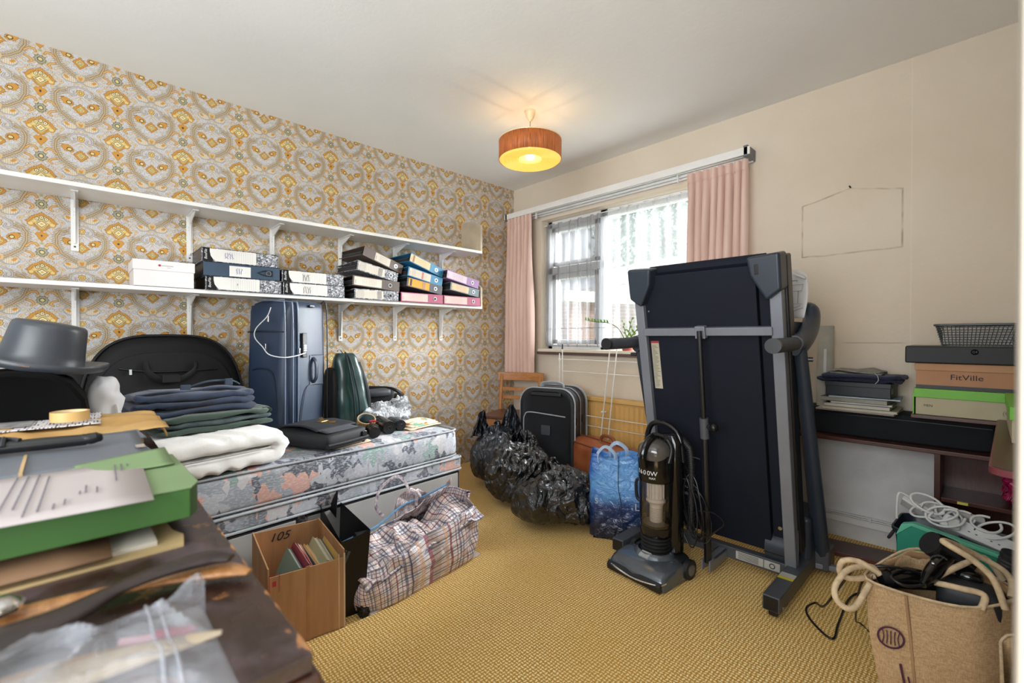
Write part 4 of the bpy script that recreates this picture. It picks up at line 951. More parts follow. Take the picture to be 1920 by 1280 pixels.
obj('picture', B().grid(4, 4, lambda u, v: (-.03 + .10 * v, -.12 + .11 * u, .0066 + .003 * nz(((.33 + u * .3) * 4, (.4 + v * .4) * 3, 1)))), mat('dark_photo_print', '#6a6768', .7, vs_=40, c2='#a09c9a'), nw)
ta = thing('tape_roll', 'roll of clear amber sticky tape lying on the papers', 'tape', (1.36, -.012, DZ + .086))
m_tape = mat('amber_tape', '#e0b878', .25, var=.08, vs_=3, spec=.6)
obj('tape', B().lathe([(.034, 0), (.0385, 0), (.0385, .024), (.034, .024), (.034, 0)], 40, cap=False), m_tape, ta, smooth=40)
obj('core', B().lathe([(.0325, .001), (.034, .001), (.034, .023), (.0325, .023), (.0325, .001)], 40, cap=False), mat('pale_core', '#e6d2a8', .5), ta, smooth=40)

# --- grey folders with rubber band
m_gfold = mat('slate_grey_card', '#6b7078', .6, var=.06, vs_=4)
gf = thing('document_wallet', 'slate grey card folder held with a rubber band, corner worn', 'folder', (1.81, -.10, DZ + .066), R(1))
obj('lower_board', B().prism([(-.13, -.26), (-.13, .205), (.0, .215), (.14, .193), (.14, -.26)], -.004, .0), m_gfold, gf)
obj('papers', B().bb(-.125, .12, -.25, .195, .0, .012), m_pages, gf)
def gtop(u, v): 
    y = -.26 + .46 * u; x = -.115 + .255 * v
    return (x, y - .014 * (v > .93) * (u > .9), .0135 + .012 * (1 - v) * (1 - v) + .001 * nz((u * 5, v * 5, 1)))
obj('upper_board', B().grid(24, 12, gtop), m_gfold, gf, smooth=40, solid=.002)
obj('worn_corner', B().bb(.02, .05, .185, .199, .018, .0195), mat('bare_card', '#c0aa96', .8, vs_=60, c2='#6b7078'), gf)
obj('rubber_band', B().bb(-.118, .1425, .030, .0345, .016, .0195).bb(.141, .1435, .030, .0345, -.006, .0175).bb(-.12, -.05, .030, .0345, .018, .031), mat('tan_rubber', '#c7a97c', .6), gf)
g3 = thing('document_wallet', 'open slate grey folder with pink and blue edged papers under it', 'folder', (1.63, -.10, DZ + .056), R(1.5), rot=(R(1), R(-1.5), R(1.5)))
obj('board', B().bb(-.14, .06, -.24, .215, .010, .012), m_gfold, g3); obj('papers', B().bb(-.13, .075, -.23, .19, .0, .004), mat('pinkish_paper', '#c9b2b4', .7), g3)
obj('index_tab', B().bb(.07, .078, .03, .045, -.003, .006).bb(.07, .078, .10, .112, .0, .008), mat('blue_tab', '#3c7f9c', .5), g3)
cm = thing('umbrella', 'small folded black umbrella with wrist cord lying on the grey folder', 'umbrella', (1.79, -.045, DZ + .102), R(84))
obj('shaft_cover', B().tube([(-.075, 0, 0), (0, .001, 0), (.06, 0, 0)], [.011, .012, .0105], 12, 3), m_black, cm)
obj('grip', B().tube([(-.07, 0, 0), (-.10, 0, 0)], .016, 12, 1), mat('ribbed_rubber', '#1b1b1d', .6), cm)
b = B()
for k in range(7): b.tube([(-.105 + k * .009, -.014, .004), (-.105 + k * .009, .0, .017 + .003 * (k % 2)), (-.102 + k * .009, .014, .003)], .004, 6, 3)
b.tube([(-.1, .012, .01), (-.08, .02, .015), (-.05, .01, .014), (-.03, -.004, .012)], .004, 6, 4)
obj('cord', b, m_dgrey, cm); obj('tip', B().super((.066, 0, .002), (.035, .022, .02), .7, .7, 16, 10, lambda p, n_: p + n_ * .002 * nz(p, 150)), m_black, cm)

# --- green box folder with letter on top, brown folders under
m_gbox = mat('green_card', '#7c9669', .6, var=.05, vs_=5); m_gbox2 = mat('green_card_side', '#3f6a30', .6, var=.05)
gx = thing('folder_box', 'thick green card document box on the desk under the letter', 'folder', (2.06, -.10, DZ + .030), R(1))
obj('box', B().prism([(-.14, -.26), (-.14, .218), (-.125, .235), (.105, .235), (.13, .222), (.13, -.26)], .0, .044), m_gbox2, gx, bevel=.002)
obj('lid', B().prism([(-.141, -.26), (-.141, .219), (-.126, .2365), (.106, .2365), (.1315, .2235), (.1315, -.26)], .0442, .047), m_gbox, gx, bevel=.001)
obj('tuck_flap', B().grid(8, 8, lambda u, v: (-.135 + .11 * v, .09 + .135 * u, .049 + .010 * (1 - v) * u + .0015 * u)), m_gbox, gx, solid=.0015, smooth=40)
le = thing('letter', 'white printed letter lying on the green document box', 'letter', (2.09, -.10, DZ + .080), R(-1.5))
obj('sheet', B().grid(10, 6, lambda u, v: (-.135 + .27 * v, -.30 + .48 * u, .0008 + .001 * sin(u * 4) * v)), mat('letter_paper', '#b9b0af', .75, var=.02), le, solid=.0008)
def lines(par, L): 
    b_ = B()
    for x, y0, n_, w_ in L:
        random.seed(int((x + 1) * 1000)); y = y0
        for k in range(n_): wl = random.uniform(.4, 1) * w_; b_.bb(x - .0011, x + .0011, y, y, 0, 0) if 0 else b_.box((x, y + wl / 2, .0035), (.0022, wl, .0002)); y += wl + .003
    return b_
b = B(); random.seed(2)
def tl(x0, y, L_):
    x = x0
    while x < x0 + L_:
        w_ = random.uniform(.005, .016); b.box((x + w_ / 2, y, .0030), (w_, .0022, .0003)); x += w_ + .0025
for y, x0, L_ in ((.160, -.11, .018), (.152, -.115, .05), (.144, -.115, .11), (.122, .02, .022), (.110, .0, .04), (.104, .03, .016), (.090, .06, .03), (.080, .075, .02), (.066, -.10, .20), (.054, -.12, .22), (.042, -.12, .18), (.030, -.12, .2)): tl(x0, y, L_)
obj('printed_text', b, mat('grey_print', '#77737a', .7, bump=0), le)['kind'] = 'stuff'
bf = thing('folder', 'brown paper folder lying directly on the desk below the green box', 'folder', (2.03, -.11, DZ), R(1))
obj('lower_cover', B().prism([(-.16, -.26), (-.16, .20), (.12, .215), (.15, .224), (.19, .218), (.19, -.26)], .0, .004), mat('pale_kraft', '#c2a878', .7, vs_=5), bf)
obj('papers', B().bb(-.15, .17, -.25, .19, .0042, .010), m_pages, bf)
obj('upper_cover', B().grid(8, 8, lambda u, v: (-.15 + .345 * v, -.25 + .39 * u, .013 + .012 * (1 - abs(2 * v - 1)))), mat('brown_kraft', '#8d6c50', .7), bf, solid=.002, smooth=40)

# --- wooden servers, silver lid, plastic bag
m_eb = wood('ebony_wood', '#2c1b19', '#150c0d', .35, (1, 3, 3), 6); m_ol = wood('light_hardwood', '#c58f58', '#9a6236', .3, (2, 14, 14), 5)
def server(name, lab, pts, rad, m):
    t = thing(name, lab, 'wooden spoon', pts[0]); o0 = Vector(pts[0])
    obj('handle_and_blade', B().tube([Vector(p) - o0 for p in pts], rad, 16, 5, sq=(1, .38)), m, t, smooth=60)
    return t
s1 = server('salad_server', 'pale wooden salad server with its tip at the desk edge', [(2.385, .155, DZ + .010), (2.36, .13, DZ + .012), (2.34, .085, DZ + .012), (2.33, .03, DZ + .013), (2.325, -.03, DZ + .014), (2.33, -.12, DZ + .012)], [.006, .017, .014, .011, .015, .02], m_ol)
s2 = server('salad_server', 'dark ebony salad server lying across the pale one', [(2.370, .138, DZ + .028), (2.355, .115, DZ + .030), (2.355, .07, DZ + .030), (2.365, .03, DZ + .028), (2.385, -.02, DZ + .022), (2.40, -.12, DZ + .018)], [.009, .017, .014, .012, .022, .036], m_eb)
sl = thing('silver_lid', 'shiny silver knob and lid edge at the left frame edge', 'lid', (2.338, -.062, DZ + .028))
obj('dish', B().lathe([(.001, .0), (.018, .0), (.021, .005), (.020, .009), (.012, .013), (.001, .014)], 32), m_chrome, sl, smooth=60); obj('rim', B().lathe([(.0195, .003), (.023, .003), (.023, .006), (.0195, .006)], 32, cap=False), m_chrome, sl)
pb = thing('zip_bag', 'clear plastic zip bag holding cutlery and papers on the near desk corner', 'plastic bag', (2.47, .02, DZ))
m_film = milky_mat('clear_film', '#b9bcc4', .42)
def film(u, v):
    y = -.17 + .25 * u; x = -.08 + .19 * v + .02 * u
    e = min(u + .3, 1 - u, v, 1 - v) * 4; e = max(0, min(1, e)); z = .004 + .026 * e ** .5 + .016 * ridge((x, y, 0), 15, 3) * e + .006 * nz((x * 40, y * 40, 1)) * e
    return (x, y, z + (.035 if (u > .86 and v < .12) else 0) * (u - .86) * 7)
obj('upper_film', B().grid(60, 46, film), m_film, pb, smooth=25)
obj('lower_film', B().grid(8, 8, lambda u, v: (-.08 + .19 * v + .02 * u, -.17 + .25 * u, .002)), m_film, pb)
def fz(u, v, h=.002): p = film(u, v); return (p[0], p[1], p[2] + h)
obj('zip_strip', B().tube([fz(.80, v) for v in (.1, .25, .4, .55, .7, .85, .95)], .0016, 6, 3).tube([fz(.84, v) for v in (.1, .25, .4, .55, .7, .85, .95)], .0014, 6, 3), m_film, pb)
k_ = thing('letter_opener', 'cream handled utensil sticking out of the clear plastic bag', 'utensil', (2.47, .0, DZ + .006))
obj('handle', B().tube([(.0, -.15, .006), (.01, -.06, .008), (.02, .03, .01), (.04, .10, .012)], [.022, .022, .018, .004], 12, 4, sq=(1, .35)), mat('cream_bone', '#c9b8a0', .5), k_, smooth=50); obj('blade', B().tube([(-.02, -.1, .008), (-.01, -.02, .008), (0, .03, .008)], [.01, .012, .006], 10, 3, sq=(1, .3)), mat('tan_wood', '#a98a68', .5), k_)
pk = thing('pen', 'pink capped pen inside the clear plastic bag', 'pen', (2.455, .055, DZ + .006), R(60)); obj('barrel', B().tube([(-.03, 0, 0), (.02, 0, 0)], .0045, 10, 1), mat('pale_pink', '#d8a8b4', .4), pk); obj('cap', B().tube([(.0, 0, .002), (.035, 0, .002)], .006, 10, 1), mat('pink_plastic', '#c04a6c', .4), pk)

# ================================================================ FLOOR, LEFT AND FAR SIDE
m_card = mat('corrugated_card', '#b98d63', .8, vs_=5, c2='#a87c55', stretch=(6, 6, .6), bump=.25, bs=40); m_card_in = mat('card_inside', '#a57b54', .85, stretch=(5, 5, .6))
# box corners: right (1.386,.718), front-left (1.404+,.5..)
cb_ = thing('cardboard_box', 'open brown cardboard box of books marked 105 beside the desk', 'box', (1.218, .598, 0), R(-7))
BX, BY, BH = .36, .25, .285
b = B(); th = .005
b.bb(BX / 2 - th, BX / 2, -BY / 2, BY / 2, 0, BH - .03); b.bb(-BX / 2, BX / 2, -BY / 2, -BY / 2 + th, 0, BH); b.bb(-BX / 2, BX / 2, BY / 2 - th, BY / 2, 0, BH); b.bb(-BX / 2, -BX / 2 + th, -BY / 2, BY / 2, 0, BH - .005); b.bb(-BX / 2, BX / 2, -BY / 2, BY / 2, 0, th)
obj('carton', b, m_card, cb_, bevel=.001)
b = B(); b.bb(BX / 2 - .001, BX / 2 + .0015, -.006, .006, 0, .26)
obj('taped_seam', b, mat('brown_tape', '#b08258', .30), cb_)
obj('white_edge', B().bb(BX / 2 - .004, BX / 2 + .001, BY / 2 - .004, BY / 2 + .0015, .0, .27).bb(BX / 2 - .004, BX / 2 + .001, BY / 2 - .022, BY / 2 - .019, .0, .27), mat('scuffed_card', '#d8c2a8', .8), cb_)
obj('red_stamp', B().bb(BX / 2 + .0002, BX / 2 + .0006, -BY / 2 + .004, -BY / 2 + .006, .2, .262).bb(BX / 2 + .0002, BX / 2 + .0006, -BY / 2 + .034, -BY / 2 + .036, .2, .262).bb(BX / 2 + .0002, BX / 2 + .0006, -BY / 2 + .004, -BY / 2 + .036, .26, .262).bb(BX / 2 + .0002, BX / 2 + .0006, -BY / 2 + .014, -BY / 2 + .026, .222, .24), m_red, cb_)
text('handwritten_number', '105', .046, m_ink, cb_, (-BX / 2 + th + .001, -.03, .245), (R(90), 0, R(90)), shear=.35, sx=1.1)
random.seed(12); cols = ['#5e7c78', '#7a2436', '#c9897a', '#34424c', '#e0b070', '#a9a884', '#b3343a', '#4d5c50', '#d2a85c', '#59626c', '#46505c']
ths = [.022, .018, .02, .018, .022, .028, .014, .026, .016, .02, .016]
x = BX / 2 - .025
names = ['teal', 'dark red', 'salmon pink', 'slate', 'tan', 'sage', 'bright red', 'dark green', 'ochre', 'blue grey', 'dark blue grey']
yy = -BY / 2 + .010
for k, (c_, tk) in enumerate(zip(cols, ths)):
    lab = names[k] + ' hardback standing in the cardboard box' + (' nearest the desk' if k == 0 else '')
    t = thing('book', lab, 'book', (0, 0, 0), 0, 'books in the cardboard box')
    loc = Matrix.Translation((1.215, .60, 0)) @ Matrix.Rotation(R(-7), 4, 'Z') @ Vector((.03 + random.uniform(-.01, .02), yy, .030))
    tk *= .66; t.location = loc; t.rotation_euler = (R(-25 + random.uniform(-2, 2)), 0, R(-7 + random.uniform(-2, 2)))
    hgt = random.uniform(.225, .25); wid = random.uniform(.2, .24)
    obj('pages', B().bb(-wid / 2 + .003, wid / 2 - .003, .002, tk - .002, .003, hgt - .004), m_pages, t)
    mb = mat('book_cloth', c_, .6, var=.08)
    obj('cover', B().bb(-wid / 2, wid / 2, 0, .002, 0, hgt).bb(-wid / 2, wid / 2, tk - .002, tk, 0, hgt).bb(wid / 2 - .002, wid / 2, 0, tk, 0, hgt), mb, t, bevel=.0006)
    yy += tk * 1.12 + .001

# black gift bag
m_gb = mat('glossy_black_card', '#0b0c0f', .35, var=.1, bump=0, spec=.35)
t = thing('gift_bag', 'open black glossy paper carrier bag between the box and the plaid bag', 'bag', (1.165, .785, 0), R(-10))
def quad(b_, pts, th_=.0012):
    a = [Vector(p) for p in pts]; n_ = (a[1] - a[0]).cross(a[2] - a[0]).normalized() * th_
    v_ = a + [p + n_ for p in a]; m_ = len(a)
    return b_.add(v_, [list(range(m_))[::-1], [i + m_ for i in range(m_)]] + [(i, (i + 1) % m_, (i + 1) % m_ + m_, i + m_) for i in range(m_)])
b = B(); quad(b, [(.20, -.05, 0), (.20, .06, 0), (.19, .10, .305), (.19, .02, .29), (.205, -.055, .29)]); quad(b, [(-.20, .06, 0), (-.20, -.04, 0), (-.22, -.05, .305), (-.21, .0, .28), (-.22, .07, .30)])
quad(b, [(-.20, -.05, 0), (.20, -.05, 0), (.205, -.055, .29), (-.22, -.05, .305)]); quad(b, [(.20, .06, 0), (-.20, .06, 0), (-.22, .075, .295), (.19, .10, .305)]); quad(b, [(-.20, -.05, .001), (-.20, .06, .001), (.20, .06, .001), (.20, -.05, .001)])
obj('paper_sides', b, m_gb, t); t.scale = (1, .72, 1)
b = B(); quad(b, [(-.215, .0, .28), (-.12, .02, .26), (-.19, .055, .36), (-.215, .035, .33)]); obj('folded_flap', b, m_gb, t); b = B(); quad(b, [(.19, .03, .29), (.10, .05, .27), (.175, .095, .30)]); obj('folded_flap', b, m_gb, t); obj('crumpled_foot', B().super((.20, .05, .02), (.10, .06, .04), .6, .6, 30, 14, crump(.012, 30, 4, -.02)), m_gb, t, smooth=15)

# plaid laundry bag
m_plaid = plaid(); m_pst = mat('plaid_strap', '#cfc3c4', .4, c2='#6a5c74', vs_=55); m_pd = mat('dark_blue_binding', '#5f8fb8', .5)
t = thing('laundry_bag', 'large plaid woven plastic laundry bag slumped open against the bed drawers', 'bag', (1.225, 1.075, 0), R(8))
def pl(u, v):
    # u around (0..1), v up
    a = 2 * pi * u; LX, LY = .165, .335
    ex = math.copysign(abs(cos(a)) ** .62, cos(a)); ey = math.copysign(abs(sin(a)) ** .5, sin(a))
    f_ = 1 + .10 * sin(v * pi) - .12 * v ** 2; x = ex * LX * f_ ; y = ey * LY * (1 + .05 * sin(v * 3) + (.05 if ey > 0 else 0) * v)
    top = .235 + .045 * ey - .05 * max(0, ex) + .02 * sin(a * 3 + 1); z = top * v
    d = (.010 * nz((x * 9, y * 9, z * 9)) + .020 * (ridge((x, y, z), 7, 4) - .5) * min(1, v * 2.5))
    x += ex * d + .055 * v * v * (1 if ex < 0 else -.30); y += ey * d; z += .012 * nz((x * 14, y * 14, 3)) * v
    return (x, y, max(.002, z))
b = B(); nu, nv = 110, 26
vs_ = []; uvs = []
for j in range(nv + 1):
    for i in range(nu + 1): vs_.append(pl(i / nu, j / nv)); uvs.append((i / nu * 1.75, j / nv * .30))
fs = [(j * (nu + 1) + i, j * (nu + 1) + i + 1, (j + 1) * (nu + 1) + i + 1, (j + 1) * (nu + 1) + i) for j in range(nv) for i in range(nu)]
b.add(vs_, fs, 0, uvs); obj('sides', b, m_plaid, t, smooth=50, solid=.002)
# slumped top panel
def ptop(u, v):
    y = -.32 + .66 * u; x = -.10 + .255 * v
    return (x, y, .200 + .045 * (y / .33) - .055 * v - .06 * math.exp(-((y - .14) / .07) ** 2) * (1 - v) + .024 * (ridge((x, y, 1), 8, 2) - .4) + .010 * nz((x * 22, y * 22, 2)))
b = B(); vs_ = []; uvs = []
for j in range(31):
    for i in range(61): vs_.append(ptop(i / 60, j / 30)); uvs.append((i / 60 * .66, .3 + j / 30 * .26))
b.add(vs_, [(j * 61 + i, j * 61 + i + 1, (j + 1) * 61 + i + 1, (j + 1) * 61 + i) for j in range(30) for i in range(60)], 0, uvs); obj('top_flap', b, m_plaid, t, smooth=50, solid=.002)
obj('raised_side', B().grid(40, 16, lambda u, v: (-.135 + .02 * v + .018 * nz((u * 9, v * 4, 2)), .02 + .36 * u, .17 + (.12 + .03 * sin(u * 7)) * v + .01 * nz((u * 14, v * 5, 7)))), m_plaid, t, smooth=60, solid=.002)
obj('bottom', B().bb(-.14, .15, -.30, .32, .001, .004), m_plaid, t)
def strap(b_, pts, w_=.012): return b_.tube(pts, w_, 8, 6, sq=(.18, 1))
b = B(); strap(b, [(-.10, -.06, .24), (-.10, -.10, .30), (-.115, -.06, .37), (-.12, .04, .395), (-.115, .11, .305), (-.10, .13, .29), (-.09, .12, .24)], .008); obj('handle', b, m_pst, t, smooth=60)
b = B(); strap(b, [(.05, -.12, .215), (.09, -.13, .17), (.125, -.12, .155), (.13, -.03, .16), (.10, .015, .19), (.06, .0, .225)], .009); obj('handle', b, m_pst, t, smooth=60)
b = B(); b.tube([(-.10 + .02 * sin(k), -.31 + .09 * k, .19 + .014 * k + .006 * sin(k * 2)) for k in range(8)], .005, 6, 3); obj('blue_binding', b, m_pd, t)

# black bin bags
m_bin = plastic_film('black_bin_film', '#0b0c0f', '#15171b', .17, 8, 1, .8, 1.0); m_bin2 = plastic_film('dark_navy_bin_film', '#151d28', '#0e1116', .25, 9, 1, .7, .9)
def binbag(lab, loc, d, rz, seed, m, ears):
    t = thing('bin_bag', lab, 'bin bag', loc, rz, 'full black bin bags on the carpet'); hz = d[2] / 2
    def dsp(p, n_):
        v = p.z / hz; k = 1 + .10 * (-v) - (.28 * max(0, v) ** 2); p = Vector((p.x * k, p.y * k, p.z))
        ps = Vector((p.x, p.y, p.z * .42)); w_ = max(0, v + .3)
        dd = .06 * nz(p, 3.2, seed) + .022 * (ridge(ps, 6.5, seed + 2) ** 2 - .3) + (.006 + .012 * w_) * (ridge(Vector((p.x, p.y, p.z * .3)), 17, seed + 5) - .4) + .004 * nz(p, 40, seed)
        q_ = p + n_.normalized() * dd; q_.z = max(-hz, q_.z); return q_
    obj('filled_sack', B().super((0, 0, hz), d, .75, .7, 150, 80, dsp), m, t, smooth=55)
    for e in ears:
        ex, ey, ez, w_, h_, a = e
        def ear(u, v):
            s_ = 1 - .55 * v; x = (u - .5) * w_ * s_; fold = .022 * sin(u * 19 + seed + 4 * nz((u * 3, v * 2, seed))) * (1 - .3 * v)
            p = Vector((x, fold, h_ * v * (1 - .35 * (2 * u - 1) ** 2) + .015 * nz((u * 7, v * 5, seed))))
            p = Matrix.Rotation(a, 3, 'Z') @ (Euler((R(12 * sin(seed + ex * 20)), 0, 0)).to_matrix() @ p); return (p.x + ex, p.y + ey, p.z + ez)
        obj('gathered_top', B().grid(36, 14, ear), m, t, smooth=25, solid=.0012)
    return t
binbag('dark bin bag nearest the bed with two tall twisted ears', (.60, 2.17, 0), (.38, .36, .42), R(20), 3, m_bin2, [(-.10, -.06, .35, .17, .19, R(60)), (.08, .06, .33, .22, .24, R(20)), (.0, 0, .36, .2, .1, R(100))])
binbag('middle bin bag slumped wide with a low crumpled neck', (.97, 2.03, 0), (.43, .37, .38), R(35), 9, m_bin, [(.03, .09, .30, .24, .15, R(30)), (.09, .05, .31, .2, .12, R(80)), (-.02, .08, .31, .2, .13, R(0))])
binbag('bin bag next to the blue carrier with a shiny pleated top', (1.36, 1.97, 0), (.46, .40, .305), R(30), 17, m_bin, [(-.09, -.04, .25, .2, .12, R(10)), (-.05, .04, .27, .18, .09, R(70))])

# blue carrier bag
t = thing('carrier_bag', 'tall blue plastic carrier bag standing between a bin bag and the vacuum cleaner', 'bag', (1.665, 2.10, 0), R(28))
q = N('blue_carrier_plastic', .2, spec=.7); pos = q.co(); z_ = q.sep(pos)[2]
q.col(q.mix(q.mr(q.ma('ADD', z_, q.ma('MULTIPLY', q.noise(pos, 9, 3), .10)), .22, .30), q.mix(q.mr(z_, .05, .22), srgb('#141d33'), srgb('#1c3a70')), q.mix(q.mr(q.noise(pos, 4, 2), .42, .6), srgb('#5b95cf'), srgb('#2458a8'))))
q.bump(q.ma('ADD', q.voro(q.vm('ADD', pos, q.vm('SCALE', q.noise(pos, 6, 2, out=1), sc=.15)), 9, 'DISTANCE_TO_EDGE'), q.noise(pos, 20, 4, .6, dist=1)), .8, .02); m_blue = q.m
def bl(h_):
    v = h_; W_, D_ = .30 * (1 - .06 * v), .22 * (1 - .35 * v); k = min(1, v * 8 + .8)
    out = []
    for x, y in rr(W_ * k, D_ * k, .045, 7):
        p = Vector((x, y, v * .50)); d = .022 * (ridge(p, 6, 21) - .45) + .012 * (ridge(p, 15, 3) - .4) * (1 if v > .02 else 0)
        out.append((x * (1 + d * 4), y * (1 + d * 5), max(0, v * .52 + (.018 * nz((x * 10, y * 10, 1)) + (.012 * sin(x * 30)) if v > .9 else 0))))
    return out
def dens(r_, k=4):
    o_ = []
    for i in range(len(r_)):
        a, b_ = Vector(r_[i]), Vector(r_[(i + 1) % len(r_)]); n_ = max(1, int((b_ - a).length / .012))
        o_ += [a.lerp(b_, j / n_) for j in range(n_)]
    return o_
base = [Vector(p) for p in dens([(x, y, 0) for x, y in rr(1, 1, .16, 7)])]
rings = []
base = base if len(base) < 400 else base[::2]
for j in range(31):
    v = j / 30; W_, D_ = .315 * (1 - .04 * v), .22 * (1 - .30 * v); k = min(1, v * 6 + .85); ring = []
    for p0 in base:
        x, y = p0.x * W_ * k, p0.y * D_ * k; p = Vector((x, y, v * .5)); d = 1 + .10 * nz(p, 5, 21) + .06 * (ridge(Vector((p.x, p.y, p.z * .5)), 9, 3) - .4)
        z = v * .425 + ((.02 * nz((x * 12, y * 12, 1)) + .014 * sin(x * 34)) * max(0, v - .8) * 5)
        ring.append((x * d, y * d, max(0, z)))
    rings.append(ring)
obj('sides', B().loft(rings, True, False), m_blue, t, smooth=50, solid=.001); obj('bottom', B().bb(-.13, .13, -.09, .09, .001, .003), m_blue, t)
obj('packed_contents', B().super((0, 0, .305), (.26, .14, .18), .6, .6, 30, 16, crump(.02, 12, 3)), m_blue, t, smooth=25)
for a, y in ((-.07, -.07), (-.02, .07)): obj('handle', B().tube([(a - .04, y, .39), (a - .038, y, .44), (a, y * .8, .475), (a + .05, y * .9, .44), (a + .05, y, .39)], .011, 8, 5, sq=(.2, 1)), mat('pale_blue_strap', '#a9bdd6', .3), t, smooth=60)
obj('dark_seam', B().tube([(.03, -.112, .02), (.015, -.107, .2), (.0, -.098, .29), (.002, -.09, .44)], .0018, 6, 3), m_ink, t)
text('logo_letters', 'L', .05, mat('silver_print', '#b8c4d2', .3, bump=0), t, (.095, -.113, .19), (R(90), 0, 0)); text('logo_letters', 'S', .04, mat('silver_print', '#b8c4d2', .3, bump=0), t, (-.11, -.107, .2), (R(90), 0, 0))

# black suitcase with grey piping
m_sc = mat('black_case_cloth', '#101216', .6, bs=500); m_scs = mat('charcoal_case_side', '#23262d', .5, bs=400); m_pg = mat('silver_piping', '#a9acb0', .30)
t = thing('suitcase', 'black upright suitcase with silver piping standing by the radiator', 'suitcase', (.82, 2.54, 0), R(17))
Wc, Hc = .42, .67
def ringc(y, s_=0): return [(x, y, z) for x, z in rr(Wc + 2 * s_, Hc + 2 * s_, .11, 8, 0, Hc / 2 + .02)]
obj('front_panel', B().loft([ringc(-.135, -.03), ringc(-.145, -.02), ringc(-.14, -.004), ringc(-.125, 0)], True, True), m_sc, t, smooth=50)
obj('body', B().loft([ringc(-.125, 0), ringc(-.08, .003), ringc(-.04, 0), ringc(.02, 0), ringc(.10, .0), ringc(.13, -.01)], True, True), m_scs, t, smooth=50)
b = B()
for y, s_ in ((-.128, .003), (.105, .003), (.128, -.006)): b.tube([p for p in ringc(y, s_)], .0055, 8, 1, closed=True)
obj('piping', b, m_pg, t); obj('zip_band', B().loft([ringc(-.035, .004), ringc(-.01, .004)], True, False).loft([ringc(.07, .004), ringc(.09, .004)], True, False), mat('grey_webbing', '#7e838c', .5), t, smooth=50)
obj('pocket_piping', B().tube([(-.17, -.149, .08), (-.175, -.150, .42), (-.165, -.150, .49), (-.13, -.150, .515), (0, -.150, .51), (.15, -.149, .50)], .0045, 8, 4), m_pg, t)
obj('name_patch', B().bb(-.035, .035, -.151, -.147, .36, .43), mat('grey_patch', '#3c3f45', .5), t, bevel=.002)
obj('top_handle', B().tube([(-.09, -.03, Hc + .015), (-.075, -.03, Hc + .045), (0, -.03, Hc + .055), (.075, -.03, Hc + .045), (.09, -.03, Hc + .015)], .012, 8, 5, sq=(1.3, .6)), m_pg, t, smooth=60)
obj('trolley_cap', B().bb(-.12, .12, -.155, -.12, Hc - .035, Hc - .005), m_black, t, bevel=.008)
for yy in (-.09, .03): obj('side_handle_end', B().box((.212, yy, .47), (.012, .03, .05)), m_black, t, bevel=.004)
for x in (-.15, .15):
    for y in (-.1, .1): obj('wheel', B().tube([(x - .012, y, .018), (x + .012, y, .018)], .018, 14, 1), m_black, t)

# brown leather suitcase
m_lea = mat('tan_leather', '#a8613a', .35, vs_=7, c2='#8a4a2c', bump=.2, bs=120)
t = thing('suitcase', 'tan leather suitcase standing behind the blue carrier in front of the radiator', 'suitcase', (1.315, 2.50, 0), R(-16))
obj('body', B().loft([[(p[0], p[1], z) for p in rr(.62 + 2 * s_, .20 + 2 * s_, .04, 5)] for z, s_ in ((.0, -.01), (.012, 0), (.30, 0), (.34, -.006), (.358, -.03), (.362, -.05))], True, True), m_lea, t, smooth=50)
b = B()
b.tube([(x, y, .338) for x, y in rr(.622, .202, .04, 5)], .004, 8, 1, closed=True); b.tube([(-.3, 0, .363), (-.15, .004, .365), (.3, 0, .363)], .005, 6, 3)
obj('seam', b, mat('dark_leather', '#7a4028', .4), t)
obj('handle', B().tube([(-.075, -.0, .362), (-.06, 0, .392), (-.03, 0, .406), (.03, 0, .406), (.06, 0, .392), (.075, 0, .362)], .011, 10, 4), mat('handle_leather', '#8c4c2e', .30), t, smooth=60)
for x in (-.075, .075): obj('handle_ring', B().box((x, 0, .365), (.02, .02, .014)), m_metal, t, bevel=.004)

# wooden chair in the corner
m_beech = wood('beech_wood', '#c88a4c', '#a96a34', .4, (2, 2, 12), 6)
ch = thing('chair', 'light wooden chair with a dark seat in the corner behind the bin bags', 'chair', (.385, 2.52, 0), R(0), rot=(0, 0, R(25)))
# local: back at +y, faces -y
obj('seat', B().prism([(-.2, -.2), (.2, -.2), (.18, .19), (-.18, .19)], .425, .445), wood('dark_seat_wood', '#6a3c26', '#4c2818', .30), ch, bevel=.006)
obj('seat_rail', B().bb(-.18, .18, -.18, -.16, .37, .425).bb(-.17, .17, .15, .17, .37, .425).bb(-.18, -.16, -.17, .16, .37, .425).bb(.16, .18, -.17, .16, .37, .425), m_beech, ch, bevel=.002)
for x in (-.17, .17):
    obj('leg', B().tube([(x, -.17, 0), (x, -.17, .40)], [.014, .018], 10, 1), m_beech, ch); obj('leg', B().tube([(x * 1.0, .22, 0), (x, .17, .40), (x * 1.02, .225, .735)], .016, 10, 3), m_beech, ch)
obj('top_rail', B().loft([[(-.205 + .41 * k / 12, .205 + .03 * (1 - (k / 6 - 1) ** 2) + dy, z) for k, dy in [(k, 0) for k in range(13)] + [(12 - k, .02) for k in range(13)]] for z in (.685, .755)], True, True), m_beech, ch, smooth=40, bevel=.004)
for z in (.53, .60): obj('back_slat', B().bb(-.17, .17, .195, .21, z, z + .03), m_beech, ch, bevel=.003)
for z in (.15, .2): obj('stretcher', B().tube([(-.17, -.17 if z < .18 else .2, z), (.17, -.17 if z < .18 else .2, z)], .009, 8, 1), m_beech, ch)

